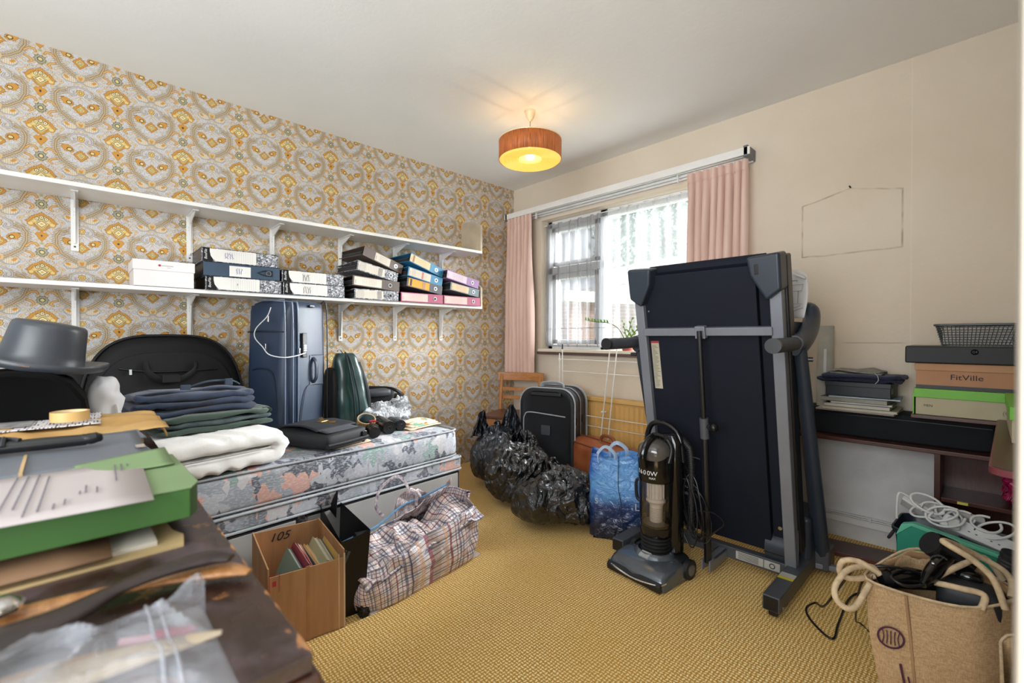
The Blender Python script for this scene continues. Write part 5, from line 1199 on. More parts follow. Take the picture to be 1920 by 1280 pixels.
# clothes airer
m_wire = mat('white_wire', '#e6e2da', .35, bump=0)
ar = thing('clothes_airer', 'folded white wire clothes airer standing in front of the radiator', 'clothes airer', (1.10, 2.70, 0))
b = B()
def ln(p0, p1, r_=.0045): b.tube([p0, p1], r_, 6, 1)
for yo, sh in ((0, .0), (.045, .03)):
    for x0, x1 in ((-.30, -.305), (.10, -.03)):
        pass
ln((-.36, 0, .0), (-.365, .0, .93)); obj('upright', b, m_wire, ar); b = B(); ln((-.36, .04, .0), (-.37, .04, .97)); obj('upright', b, m_wire, ar)
for x0, x1, y in ((-.02, .10, .0), (.02, .135, .035), (.45, .50, .0)):
    b = B(); ln((x0, y, 0), (x1, y, 1.02)); obj('upright', b, m_wire, ar)
for k, z in enumerate((.40, .48, .79, .885)):
    b = B(); ln((-.365, .0 if k % 2 else .038, z), (.50, .0 if k % 2 else .038, z), .003); obj('rail', b, m_wire, ar)
obj('plastic_cap', B().tube([(-.37, .04, .96), (-.368, .04, 1.0)], .006, 8, 1), m_dgrey, ar); obj('hinge', B().box((-.366, .0, .88), (.015, .012, .018)).box((.03, .02, .52), (.03, .03, .01)), m_whitep, ar, bevel=.003)

# potted plant on the sill
pp = thing('potted_plant', 'leggy green succulent in a small terracotta pot on the window sill', 'plant', (1.205, 2.91, .956))
m_terra = mat('terracotta', '#b9574a', .6)
obj('pot', B().lathe([(.001, 0), (.036, 0), (.044, .055), (.050, .055), (.050, .072), (.044, .072), (.042, .062), (.001, .062)], 28), m_terra, pp, smooth=40)
obj('soil', B().lathe([(.001, .06), (.042, .06), (.001, .063)], 16), mat('potting_soil', '#3a2c22', .95), pp)
m_leaf = mat('glossy_leaf', '#5f8f3a', .35, vs_=30, c2='#7fae4a'); m_stem = mat('green_stem', '#5a6c34', .5)
stems = [([(-.01, 0, .06), (-.07, -.01, .16), (-.16, -.015, .205), (-.26, -.02, .215), (-.37, -.02, .235)], .45, 1, 8, .034), ([(.0, 0, .06), (.01, 0, .13), (.045, -.01, .24)], .15, 0, 6, .03), ([(.01, 0, .06), (.06, -.01, .13), (.13, -.01, .19)], .2, 0, 7, .034), ([(-.005, .01, .06), (-.02, .0, .14), (-.04, .0, .22)], .3, 0, 5, .022)]
for si, (pts, s0, up_, nl, ls) in enumerate(stems):
    obj('stem', B().tube(pts, [.005] + [.0035] * (len(pts) - 2) + [.0015], 8, 4), m_stem, pp, smooth=60)
    P_ = [Vector(p) for p in pts]
    for k in range(nl):
        s_ = s0 + (1 - s0) * (k + .5) / nl; f_ = s_ * (len(P_) - 1); i = min(int(f_), len(P_) - 2); p = P_[i].lerp(P_[i + 1], f_ - i); d = (P_[i + 1] - P_[i]).normalized()
        sd = 1 if k % 2 else -1; o_ = Vector((0, .3 * sd, 1 if up_ else .5)) if up_ else Vector((sd * .8, .2 * sd, .4)); o_ = (o_ + d * .8).normalized(); wv = o_.cross(Vector((0, 1, .2))).normalized()
        b_ = B(); n_ = o_.cross(wv).normalized() * .003
        prof = ((0, .1), (.25, .75), (.5, 1), (.75, .8), (1, .05)); L_ = ls * (1.1 - .3 * s_)
        left = [p + o_ * L_ * a + wv * L_ * .3 * w_ for a, w_ in prof]; right = [p + o_ * L_ * a - wv * L_ * .3 * w_ for a, w_ in prof]; mid = [p + o_ * L_ * a + n_ for a, w_ in prof]
        b_.add(left + mid + right, [(j, j + 1, j + 6, j + 5) for j in range(4)] + [(j + 5, j + 6, j + 11, j + 10) for j in range(4)]); obj('leaf', b_, m_leaf, pp, smooth=60)

# ================================================================ TREADMILL
m_tm = mat('charcoal_steel', '#4a4c51', .42, var=.06, bump=.03); m_tml = mat('silver_grey_steel', '#80848c', .4, .3, var=.05, bump=.02); m_und = mat('black_navy_underside', '#101522', .7, var=.1, vs_=3, spec=.25); m_tmp = mat('dark_blue_grey_plastic', '#2b333e', .38, var=.06)
m_foam = mat('grey_foam_grip', '#474b51', .7, bump=.2, bs=300); m_stk = mat('silver_sticker', '#b9b7b0', .5, bump=0)
TO = Vector((2.15, 2.15, 0)); tm = thing('treadmill', 'large dark folded treadmill standing upright on its frame in the middle of the room', 'treadmill', TO)
def TB():
    b_ = B(); b_.M = Matrix.Translation(-TO); return b_
for x0, x1 in ((1.775, 1.835), (2.44, 2.50)):
    r_ = obj('base_rail', TB().bb(x0, x1, 1.865, 2.52, .030, .088), m_tm, tm, bevel=.004); obj('end_plug', TB().bb(x0 + .006, x1 - .006, 1.861, 1.866, .036, .082), m_black, r_)
    obj('wheel', TB().tube([((x0 + x1) / 2 - .012, 1.90, .022), ((x0 + x1) / 2 + .012, 1.90, .022)], .022, 18, 1), m_black, r_)
    obj('wheel_bolt', TB().tube([(x0 - .002, 1.90, .04), (x1 + .003, 1.90, .04)], .006, 8, 1), m_metal, r_)
cbm = obj('cross_bar', TB().bb(1.835, 2.44, 2.17, 2.215, .035, .088), m_tm, tm, bevel=.004)
for s0, s1 in ((2.235, 2.35), (2.353, 2.415)): obj('rating_label', TB().bb(s0, s1, 2.1685, 2.1695, .045, .080), m_stk, cbm)
b = TB()
for k in range(5): b.bb(2.245, 2.33, 2.168, 2.1685, .05 + k * .006, .052 + k * .006)
b.loft([[(2.385 + r_ * cos(a), 2.168, .062 + r_ * sin(a)) for a in [2 * pi * k / 16 for k in range(16)]] for r_ in (.012, .008)], True, False); obj('label_text', b, m_ink, cbm)
obj('warning_label', TB().bb(2.443, 2.497, 2.035, 2.055, .0885, .0892), mat('yellow_warning', '#d6c436', .5, bump=0), tm); obj('warning_label', TB().bb(2.443, 2.497, 2.055, 2.095, .0885, .0892), m_stk, tm)
obj('rear_foot', TB().box((2.56, 2.39, .042), (.13, .028, .022), (0, 0, R(18))), m_tml, tm, bevel=.003)
# uprights
for x0, s_ in ((2.515, 1), (1.775, -1)):
    u_ = obj('upright', TB().tube([(x0, 2.42, .03), (x0 - .002 * s_, 2.33, .30), (x0 - .008 * s_, 2.18, .74), (x0 - .012 * s_, 2.09, 1.01)], [.040, .036, .031, .028], 12, 4, sq=(.8, 1.05)), m_tmp, tm, smooth=60)
    obj('foot_shoe', TB().box((x0, 2.42, .07), (.075, .11, .10)), m_tm, u_, bevel=.012); obj('bolt', TB().tube([(x0 + .03, 2.11, .965), (x0 - .04, 2.095, .965)], .009, 10, 1), m_black, u_)
# handlebars
for x0, s_ in ((2.495, 1), (1.79, -1)):
    h_ = obj('handlebar', TB().tube([(x0, 1.80, 1.022), (x0, 1.92, 1.024), (x0, 2.06, 1.028)], .027, 16, 3), m_foam, tm, smooth=60)
    obj('grip_cap', TB().tube([(x0, 1.788, 1.022), (x0, 1.803, 1.022)], .028, 16, 1), m_black, h_); obj('collar', TB().tube([(x0, 2.045, 1.028), (x0, 2.06, 1.028)], .032, 16, 1), m_tmp, h_)
    obj('console_arm', TB().tube([(x0, 2.05, 1.02), (x0 + .004 * s_, 2.14, 1.035), (x0 + .006 * s_, 2.26, 1.10), (x0 - .00 * s_, 2.30, 1.17), (x0 - .03 * s_, 2.29, 1.185)], [.034, .040, .042, .038, .026], 14, 5, sq=(.75, 1.2)), m_tmp, tm, smooth=60)
obj('console', TB().loft([[(x, 2.17 + p[0], 1.085 + p[1] + .02 * (1 - ((x - 2.145) / .35) ** 2)) for p in rr(.20, .06, .025, 4)] for x in [1.81 + .67 * k / 12 for k in range(13)]], True, True), m_tmp, tm, smooth=50)
obj('console_bar', TB().tube([(1.79, 2.10, 1.05), (2.145, 2.10, 1.055), (2.495, 2.10, 1.05)], .018, 10, 3), m_tml, tm, smooth=50)
# folded deck : slanted frame. origin bottom, v up the slope
DA = Vector((0, -.245, 1.27)).normalized(); DN = Vector((0, -1.27, -.245)).normalized()
def DM(): 
    b_ = B(); m_ = Matrix((Vector((1, 0, 0)), -DN, DA)).transposed().to_4x4(); b_.M = Matrix.Translation(Vector((2.16, 2.20, .10)) - TO) @ m_; return b_
# local: x -.32...32 ; y<0 towards camera ; z 0..1.29
LH = 1.295
obj('underside_panel', DM().bb(-.29, .22, -.012, .02, .02, LH - .03), m_und, tm, bevel=.004)
obj('side_panel', DM().bb(.225, .285, .006, .03, .02, LH - .02), m_und, tm)
obj('running_belt', DM().bb(-.26, .26, .025, .075, .03, LH - .04), mat('black_belt', '#0c0d10', .7), tm, bevel=.01)
for s_ in (-1, 1):
    obj('side_frame', DM().bb(s_ * .295 - .022, s_ * .295 + .022, -.035, .012, -.03 if s_ > 0 else .0, LH - .06), m_tml, tm, bevel=.004)
    obj('foot_rail', DM().bb(s_ * .305 - .030, s_ * .305 + .022, .014, .080, .03, LH), m_black, tm, bevel=.008)
    obj('end_cap', DM().prism([(s_ * .325, LH + .012), (s_ * .325, LH - .13), (s_ * .27, LH - .17), (s_ * .215, LH - .07), (s_ * .205, LH + .004)], -.065, .03, 'y'), m_tmp, tm, bevel=.012, seg=3)
obj('cap_slot', DM().bb(.235, .25, -.0665, -.060, LH - .065, LH - .025), m_black, tm, bevel=.002)
obj('roller_edge', DM().tube([(-.25, .03, LH - .012), (.25, .03, LH - .012)], .024, 12, 1), m_und, tm)
obj('deck_cross_member', DM().bb(-.28, .28, -.045, -.013, .985, 1.02), m_tml, tm, bevel=.003)
st_ = obj('strut_clevis', DM().bb(-.022, .022, -.062, -.03, .975, 1.03), m_tml, tm, bevel=.003)
# strut in world space
obj('gas_strut', TB().tube([(2.165, 1.935, 1.08), (2.168, 1.985, .64)], .0105, 12, 1), m_black, tm); obj('strut_collar', TB().tube([(2.168, 1.978, .70), (2.169, 1.988, .61)], .019, 14, 1), m_tm, tm)
obj('strut_outer', TB().tube([(2.169, 1.988, .61), (2.175, 2.01, .06)], .0155, 12, 1), m_black, tm)
obj('knob', TB().tube([(2.185, 1.975, .665), (2.215, 1.96, .668)], [.007, .018], 14, 1).super((2.0 - 0 + .222, 1.957, .669), (.03, .04, .04), 1, 1, 12, 8), m_black, tm)
b = TB(); b.bb(2.155, 2.162, 1.985, 2.17, .03, .075); b.bb(2.188, 2.195, 1.985, 2.17, .03, .075); b.bb(2.155, 2.195, 2.03, 2.17, .068, .075); obj('strut_bracket', b, m_tml, tm, bevel=.002)
wl = obj('warning_label', DM().bb(-.262, -.222, -.0135, -.0122, .72, .955), mat('aged_label', '#b5ad98', .6), tm); obj('label_header', DM().bb(-.262, -.222, -.0142, -.0134, .945, .955), mat('red_label', '#a8383c', .6, bump=0), wl)
b = DM(); random.seed(3)
for k in range(28): b.bb(-.258, -.258 + random.uniform(.012, .032), -.0143, -.0135, .73 + k * .0074, .7322 + k * .0074)
obj('label_text', b, mat('grey_text', '#6e6a60', .6, bump=0), wl)
obj('motor_hood', TB().bb(2.37, 2.50, 2.28, 2.52, .07, .27), m_tmp, tm, bevel=.02, seg=3)
obj('roller_housing', TB().tube([(2.355, 2.24, .135), (2.452, 2.24, .135)], .075, 24, 1), m_tmp, tm); obj('housing_line', TB().tube([(2.352, 2.166, .12), (2.452, 2.166, .12)], .002, 6, 1), m_black, tm)
obj('latch_plate', TB().box((2.352, 2.17, .245), (.05, .004, .04)), m_tml, tm, bevel=.002); obj('latch_handle', TB().tube([(2.47, 2.19, .24), (2.475, 2.18, .16), (2.47, 2.185, .10)], .010, 8, 3, sq=(.6, 1.2)), m_tm, tm)
obj('screw', DM().tube([(.265, -.04, .16), (.265, -.03, .16)], .008, 10, 1).tube([(-.255, -.02, 1.10), (-.255, -.012, 1.10)], .004, 8, 1), m_metal, tm)
mn = thing('instruction_sheet', 'folded white printed instruction sheet standing on the treadmill console', 'paper', (2.44, 2.20, 1.135), R(8))
m_sheet = mat('white_sheet', '#c9c8c8', .7, var=.04)
obj('sheet', B().grid(12, 14, lambda u, v: (-.075 + .125 * u + .012 * sin(v * 3), .02 + .03 * sin(u * 4) + .06 * v, .215 * v * (1 - .12 * max(0, u - .75) * 4 * v))), m_sheet, mn, smooth=50, solid=.0012)
obj('bent_corner', B().grid(4, 4, lambda u, v: (.0 + .052 * u, .055 - .012 * v, .205 - .028 * u - .012 * v)), mat('white_sheet_back', '#d6d2d2', .7), mn, solid=.001)
def shp(u, v): return (-.075 + .125 * u + .012 * sin(v * 3), .02 + .03 * sin(u * 4) + .06 * v - .003, .215 * v)
b = B(); 
for L_ in ([(.25, .55), (.8, .55), (.85, .68), (.3, .68), (.25, .55)], [(.4, .3), (.45, .55)], [(.7, .3), (.68, .55)], [(.2, .3), (.85, .28)], [(.25, .12), (.8, .25)], [(.3, .08), (.9, .2)]): b.tube([shp(u, v) for u, v in L_], .0012, 4, 1)
obj('line_drawing', b, mat('grey_line', '#8b8b8e', .7, bump=0), mn)
text('printed_heading', 'MAX', .017, m_ink, mn, (-.045, .066, .192), (R(76), 0, R(8))); text('printed_heading', 'Important safety', .009, m_ink, mn, (-.01, .064, .165), (R(76), 0, R(8)))

# ================================================================ VACUUM CLEANER
VO = Vector((1.985, 1.86, 0)); vc = thing('vacuum_cleaner', 'black upright bagless vacuum cleaner in front of the folded treadmill', 'vacuum cleaner', VO, R(-6))
m_gun = mat('gunmetal_gloss', '#5c636b', .2, .4, var=.06, bump=0, coat=.5); m_vb = mat('gloss_black', '#0c0d0f', .15, bump=0, spec=.6); m_mb = mat('matt_black_plastic', '#17181b', .5)
# head: front is y<0
prof = [(-.135, .006), (-.138, .03), (-.122, .058), (-.085, .074), (-.03, .082), (.03, .080), (.08, .06), (.09, .03), (.085, .006)]
rings = []
for x, s_, dz in ((-.142, .86, -.012), (-.138, .95, -.004), (-.12, 1, 0), (-.06, 1, .002), (0, 1.0, .004), (.06, 1, .002), (.12, 1, 0), (.138, .95, -.004), (.142, .86, -.012)):
    rings.append([(x, (y + .03) * s_ - .03 + .012 * (x / .14) ** 2 * (y < 0), max(.006, z * s_ + dz * (z > .02))) for y, z in prof])
obj('floor_head', B().loft(rings, True, True), m_gun, vc, smooth=50)
obj('front_bumper', B().tube([(-.142, -.10, .040), (-.12, -.134, .034), (0, -.146, .024), (.12, -.134, .034), (.142, -.10, .040)], .0035, 8, 5), m_chrome, vc)
obj('brush_cover', B().loft([[(x, (y) * .98 - .004, z) for y, z in ((-.138, .008), (-.141, .03), (-.128, .045), (-.10, .03), (-.10, .008))] for x in (-.136, -.05, .05, .136)], True, True), m_mb, vc, smooth=40)
for s_ in (-1, 1):
    wv_ = obj('wheel', B().tube([(s_ * .128, .075, .043), (s_ * .150, .075, .043)], .043, 24, 1), m_mb, vc, bevel=.003); obj('hubcap', B().tube([(s_ * .150, .075, .043), (s_ * .153, .075, .043)], .024, 20, 1), m_gun, wv_)
obj('head_rear', B().super((0, .075, .05), (.25, .12, .085), .5, .5, 32, 12), m_mb, vc, smooth=60)
obj('neck_collar', B().loft([[(.085 * s_ * cos(a), .02 + .075 * s_ * sin(a), z) for a in [2 * pi * k / 32 for k in range(32)]] for z, s_ in ((.06, 1.15), (.09, 1.05), (.10, .85))], True, False), m_gun, vc, smooth=60)
b = B()
for k in range(5): b.lathe([(.058, .085 + k * .016), (.066, .09 + k * .016), (.066, .096 + k * .016), (.058, .101 + k * .016)], 28, (0, .035, 0))
obj('bellows_neck', b, m_mb, vc); obj('pedal', B().box((.0, -.045, .088), (.05, .035, .018), (R(20), 0, 0)), mat('grey_pedal', '#a7a9aa', .4), vc, bevel=.004)
VX = .035
obj('spine', B().loft([[(.045 + p[0], .085 + p[1], z) for p in rr(.105, .075, .03, 5)] for z in (.10, .16, .35, .50, .58)] + [[(.04 + p[0] * .7, .08 + p[1] * .7, .615) for p in rr(.105, .075, .03, 5)]], True, True), m_vb, vc, smooth=50)
obj('bin_base', B().lathe([(.001, .155), (.062, .158), (.070, .175), (.072, .205), (.068, .208), (.001, .208)], 32, (0, VX, 0)), m_vb, vc, smooth=50)
m_bin_c = clear_mat('clear_smoked_bin', (.86, .86, .88, 1), .08, .10)
obj('dust_bin', B().lathe([(.067, .205), (.073, .26), (.076, .34), (.077, .412)], 36, (0, VX, 0), cap=False), m_bin_c, vc, smooth=60)
m_filt = mat('cream_filter', '#d8ccbc', .6, var=.05)
fl = obj('cyclone_filter', B().lathe([(.001, .21), (.026, .212), (.028, .29), (.030, .30), (.044, .315), (.042, .325), (.034, .33), (.036, .40), (.001, .40)], 28, (0, VX, 0)), m_filt, vc, smooth=40)
b = B()
for k in range(16):
    a = 2 * pi * k / 16; b.box((.039 * cos(a), VX + .039 * sin(a), .363), (.004, .004, .062), (0, 0, a))
obj('filter_rib', b, mat('pale_filter_rib', '#e6dccf', .6), fl)
b = B()
for k in range(9): b.lathe([(.0285, .225 + k * .007), (.0295, .2265 + k * .007), (.0285, .228 + k * .007)], 24, (0, VX, 0), cap=False)
obj('filter_ring', b, mat('filter_groove', '#b0a494', .6), fl)
obj('dust', B().super((0, VX, .216), (.12, .12, .012), .8, 1, 24, 6), mat('grey_dust', '#6c6660', 1), vc)
obj('top_housing', B().lathe([(.077, .41), (.080, .42), (.081, .50), (.078, .53), (.001, .53)], 36, (0, VX, 0)), m_vb, vc, smooth=50)
obj('smoked_dome', B().super((-.0, VX - .014, .535), (.148, .14, .125), .9, .95, 36, 20), mat('smoked_dome', '#54504c', .12, var=.1, bump=0, coat=.6), vc, smooth=60)
obj('dome_rim', B().tube([(-.078, VX - .02, .50), (-.072, VX + .01, .56), (-.03, VX + .02, .602), (.03, VX + .02, .602), (.072, VX + .01, .56), (.078, VX - .02, .50)], .012, 10, 4), m_vb, vc, smooth=60)
obj('bin_handle', B().tube([(-.0, VX - .088, .475), (.0, VX - .098, .53), (.004, VX - .07, .59), (.006, VX - .03, .612)], .016, 10, 5, sq=(1, .6)), m_vb, vc, smooth=60)
obj('carry_handle', B().tube([(-.075, .07, .50), (-.078, .08, .60), (-.05, .085, .652), (.02, .09, .655), (.08, .09, .61), (.10, .09, .50)], .0125, 10, 5), m_vb, vc, smooth=60)
b = B(); P_ = [(.03, .05, .60), (.07, .10, .605), (.112, .12, .56), (.122, .12, .48), (.122, .12, .35), (.12, .12, .2)]
b.tube(P_, .015, 10, 6); 
for k in range(46):
    s_ = k / 45 * 4.99; i = int(s_); f_ = s_ - i; p = Vector(P_[i]).lerp(Vector(P_[i + 1]), f_); d = (Vector(P_[i + 1]) - Vector(P_[i])).normalized() * .002; b.tube([p - d, p + d], .0185, 10, 1)
obj('ribbed_hose', b, m_mb, vc, smooth=50)
obj('side_handle', B().tube([(-.076, VX, .395), (-.098, VX - .01, .385), (-.102, VX - .01, .34), (-.098, VX - .005, .30), (-.075, VX, .285)], .0075, 8, 4), m_mb, vc, smooth=60)
def curved(s, z, r_, size, a0):
    tw = [.58, .62, .62, .62, .62, .9]; x = 0
    for ch_ in s:
        wd = size * {'1': .5, 'W': 1.0, 'M': .9, 'I': .3}.get(ch_, .68); a = a0 + (x + wd / 2) / r_
        text('power_lettering', ch_, size, m_whitep, vc, (r_ * sin(a), VX - r_ * cos(a), z), (R(90), 0, a), sx=1.05); x += wd
curved('1600W', .455, .0822, .028, R(-32)); curved('MAX', .434, .0822, .013, R(12))
cdv = thing('power_cord', 'loose loops of thin black power cord hanging behind the vacuum cleaner', 'cord', (2.10, 1.97, .30))
b = B(); random.seed(8)
for k in range(7):
    a0 = random.uniform(0, .5); W_ = random.uniform(.05, .10); H_ = random.uniform(.10, .15); ox = random.uniform(-.02, .03); oz = random.uniform(-.03, .03)
    pts = [(ox + W_ * .6 * cos(a + a0) + .02 * (k % 3), .01 * sin(a * 2 + k) - .004 * k, oz + H_ * sin(a) - .3 * W_ * cos(a)) for a in [2 * pi * j / 10 for j in range(11)]]
    b.tube(pts, .0028, 6, 5)
b.tube([(-.05, .0, .2), (.0, 0, .16), (.05, -.02, .0), (.09, -.03, -.10), (.14, -.03, -.06), (.17, -.03, -.02), (.13, -.03, .01), (.06, -.02, .0)], .0028, 6, 5)
b.tube([(.0, 0, .22), (.03, -.01, .225), (.06, -.01, .222)], .003, 6, 4)
obj('cord', b, m_black, cdv, smooth=60); obj('clip', B().box((.0, -.01, .06), (.03, .012, .012)).box((-.01, -.01, .09), (.02, .012, .01)), m_dgrey, cdv, bevel=.002)

# ================================================================ SHELVING AND DESK ON THE RIGHT
su = thing('shelving_unit', 'dark mahogany laminate shelf unit along the window wall on the right', 'shelf unit', (2.85, 2.78, 0))
def SB(): 
    b_ = B(); b_.M = Matrix.Translation((-2.85, -2.78, 0)); return b_
obj('lower_board', SB().bb(2.12, 3.49, 2.65, 2.915, .553, .572), m_mahog, su, bevel=.003)
obj('upper_board', SB().bb(2.795, 3.49, 2.60, 2.915, .706, .722), m_mahog, su, bevel=.003)
obj('side_panel', SB().bb(2.868, 2.888, 2.66, 2.91, 0, .553), m_mahog_v, su, bevel=.002); obj('side_panel', SB().bb(2.14, 2.16, 2.67, 2.91, 0, .553), m_mahog_v, su, bevel=.002)
obj('back_panel', SB().bb(2.888, 3.49, 2.895, 2.912, 0, .553), m_mahog_v, su)
for z in (.35, .03): obj('inner_shelf', SB().bb(2.888, 3.49, 2.67, 2.895, z, z + .018), m_mahog, su, bevel=.002)
pk = thing('loose_board', 'reddish mahogany board lying on the carpet against the skirting', 'board', (2.50, 2.72, 0), R(9))
obj('board', B().bb(-.55, .45, -.085, .075, .0, .022), m_mahog, pk, bevel=.003); obj('edge_strip', B().bb(-.55, .45, -.088, -.085, .003, .020), mat('red_edge_strip', '#6d3a34', .4), pk)
dl = thing('wall_desk', 'mahogany desk top with a rounded corner at the right frame edge', 'desk', (3.28, 2.2, 0))
P = [(3.50, 1.62), (3.50, 2.599), (3.055, 2.599)] + [(3.03 + .05 - .05 * cos(a), 1.67 + .05 - .05 * sin(a) - .05) for a in [pi / 2 * k / 6 for k in range(7)]]
b = B(); b.M = Matrix.Translation((-3.28, -2.2, 0)); b.prism(P, .712, .732); obj('top', b, m_mahog, dl, bevel=.002)
b = B(); b.M = Matrix.Translation((-3.28, -2.2, 0)); b.prism([(x - (.004 if x < 3.4 else -.0), y - (.004 if y < 2 else 0)) for x, y in P], .714, .730); obj('edge_trim', b, mat('plum_edge_trim', '#7a3c44', .4), dl)
b = B(); b.M = Matrix.Translation((-3.28, -2.2, 0)); b.bb(3.44, 3.48, 1.7, 1.74, 0, .712).bb(3.44, 3.48, 2.5, 2.54, 0, .712); obj('leg', b, m_mahog_v, dl, bevel=.002)

kc = thing('keyboard_case', 'long black soft case lying on the lower mahogany board', 'case', (2.65, 2.81, .572))
m_nvb = mat('blue_black_fabric', '#0c1218', .85, var=.15, vs_=3, bs=300)
obj('case', B().super((-.02, 0, .064), (.84, .18, .128), .15, .12, 40, 12), m_nvb, kc, smooth=50); obj('zip', B().tube([(-.42, -.088, .10), (0, -.092, .104), (.39, -.088, .10)], .003, 6, 2), m_black, kc)
# boxes
BZ = .722
g1 = thing('shoe_box', 'beige shoe box with a bright green lid marked MEN at the bottom of the stack', 'box', (2.975, 2.74, BZ))
m_bei = mat('beige_card', '#b3a98a', .6, var=.04); m_lime = mat('lime_green_card', '#6fb63a', .5, var=.04)
obj('base', B().bb(-.165, .16, -.12, .12, .001, .106), m_bei, g1, bevel=.001); obj('lid', B().bb(-.172, .165, -.125, .124, .074, .112), m_lime, g1, bevel=.002); obj('green_edge', B().bb(-.174, -.170, -.126, .12, .001, .09), m_lime, g1)
text('print', 'MEN', .014, m_ink, g1, (-.125, -.1208, .040), (R(90), 0, 0)); text('print', '(Outer)', .022, mat('grey_print_dark', '#7c745c', .6, bump=0), g1, (.125, -.1208, .032), (R(90), 0, 0))
f1 = thing('shoe_box', 'brown kraft shoe box with black lettering in the middle of the stack', 'box', (3.00, 2.745, BZ + .112))
m_kr = mat('kraft_card', '#b0805c', .65, var=.05)
obj('base', B().bb(-.19, .20, -.12, .12, .001, .10), m_kr, f1, bevel=.001); obj('lid', B().bb(-.194, .205, -.125, .124, .078, .108), mat('kraft_lid', '#b98a64', .65, var=.05), f1, bevel=.002)
obj('black_band', B().bb(-.19, .112, -.1212, -.1202, .001, .016), m_dgrey, f1); text('printed_lettering', 'FitVille', .031, m_ink, f1, (-.035, -.1212, .052), (R(90), 0, 0), sx=1.15)
obj('printed_bracket', B().box((.145, -.1206, .02), (.028, .001, .004), (0, R(-30), 0)).box((.13, -.1206, .01), (.003, .001, .014)).box((.175, -.1206, .012), (.02, .001, .016)), m_ink, f1)
k1 = thing('storage_box', 'wide flat black box with a round emblem under the grey basket', 'box', (3.00, 2.735, BZ + .221))
obj('lid', B().bb(-.225, .215, -.13, .13, 0, .072), mat('matt_black_card', '#222426', .6), k1, bevel=.006); obj('rim_line', B().bb(-.222, .212, -.127, .127, .072, .0735), mat('tan_line', '#6c6250', .6), k1)
e_ = obj('emblem', B().lathe([(.001, 0), (.0115, 0), (.0115, .001), (.001, .001)], 24), mat('dark_emblem', '#0c0c0d', .8, bump=0, spec=.1), k1, loc=(-.012, -.1305, .050), rot=(R(90), 0, 0)); text('emblem_mark', 'G4', .012, mat('grey_mark', '#55585a', .5, bump=0), k1, (-.012, -.132, .050), (R(90), 0, 0))
BKZ = BZ + .221 + .0735
bk_ = thing('basket', 'dark grey woven plastic basket on top of the boxes', 'basket', (3.005, 2.735, BKZ))
m_bsk = mat('grey_basket_plastic', '#4d5254', .45, var=.06, bump=0)
W0, D0, W1, D1, HB = .228, .17, .268, .21, .088
obj('rim', B().tube([(x, y, HB) for x, y in rr(W1 + .008, D1 + .008, .02, 4)], .005, 8, 1, closed=True), m_bsk, bk_); obj('base', B().prism(rr(W0, D0, .02, 4), 0, .004), m_bsk, bk_)
b = B()
def bpt(s, v, off=0):
    w_ = W0 + (W1 - W0) * v + off; d_ = D0 + (D1 - D0) * v + off; per = 2 * (w_ + d_); q_ = (s % 1) * per
    if q_ < w_: return Vector((-w_ / 2 + q_, -d_ / 2, v * HB))
    q_ -= w_
    if q_ < d_: return Vector((w_ / 2, -d_ / 2 + q_, v * HB))
    q_ -= d_
    if q_ < w_: return Vector((w_ / 2 - q_, d_ / 2, v * HB))
    q_ -= w_; return Vector((-w_ / 2, d_ / 2 - q_, v * HB))
for r_ in range(8):
    v = .06 + r_ * .115
    for k in range(76):
        s0 = k / 76 + (r_ % 2) * .5 / 76; b.tube([bpt(s0, v, -.002), bpt(s0 + .45 / 76, v + .02, .004), bpt(s0 + .9 / 76, v, -.002)], .0023, 4, 1)
for k in range(76): b.tube([bpt(k / 76, 0), bpt(k / 76 + .01, 1)], .0015, 4, 1)
wv2 = obj('woven_side', b, m_bsk, bk_, smooth=0); wv2['kind'] = 'stuff'
pl_ = thing('papers', 'white and blue papers filling the grey basket', 'paper', (3.005, 2.735, BKZ + .006))
for k, (c_, z) in enumerate((('#d8d0c8', .0), ('#8fb0c4', .078), ('#e2d8cc', .083))): obj('sheets', B().box((-.01 + .006 * k, .004 * k, z / 1 + (.038 if k == 0 else .002)), (.20 - .02 * k, .14, .074 if k == 0 else .003), (0, 0, R(3 * k - 3))), mat('basket_paper', c_, .7), pl_)
g2_ = thing('shoe_box', 'second green lidded beige box on the rounded desk top at the right edge', 'box', (3.20, 2.30, .7325), R(0))
obj('base', B().bb(-.125, .13, -.26, .24, .001, .10), m_bei, g2_, bevel=.001); obj('lid', B().bb(-.13, .135, -.265, .245, .07, .110), m_lime, g2_, bevel=.002)

# books and papers
bs_ = [('large pale magazine sheaf at the bottom of the book pile', .30, .25, .006, '#c4bcb4', -2, '#8a6a5a'), ('cream card folder near the bottom of the book pile', .285, .23, .010, '#c9c2ae', 1, '#c9c2ae'), ('grey covered paperback in the book pile', .255, .20, .016, '#4f5356', -1, '#cfcabc'), ('white thin book in the middle of the book pile', .235, .19, .008, '#c6c2b6', 2, '#d6d2c6'), ('navy hardback below the magazines', .26, .20, .020, '#1e2a36', -3, '#a8a498'), ('blue and white glossy magazine curling below the dark box', .27, .21, .006, '#8fa6b4', 4, '#d2d2cc')]
z = .701
for lab, w_, d_, th, c_, rz, pc in bs_:
    t = thing('book', lab, 'book', (2.60 + .004 * rz, 2.755, z), R(rz), 'books and papers on the black case')
    obj('pages', B().bb(-w_ / 2 + .002, w_ / 2 - .003, -d_ / 2 + .003, d_ / 2 - .003, .001, th - .001), mat('book_pages', pc, .8), t)
    mb = mat('cover_card', c_, .4, var=.1); obj('cover', B().bb(-w_ / 2, w_ / 2, -d_ / 2, d_ / 2, 0, .0012).bb(-w_ / 2, w_ / 2, -d_ / 2, d_ / 2, th - .0012, th), mb, t); z += th + .0008
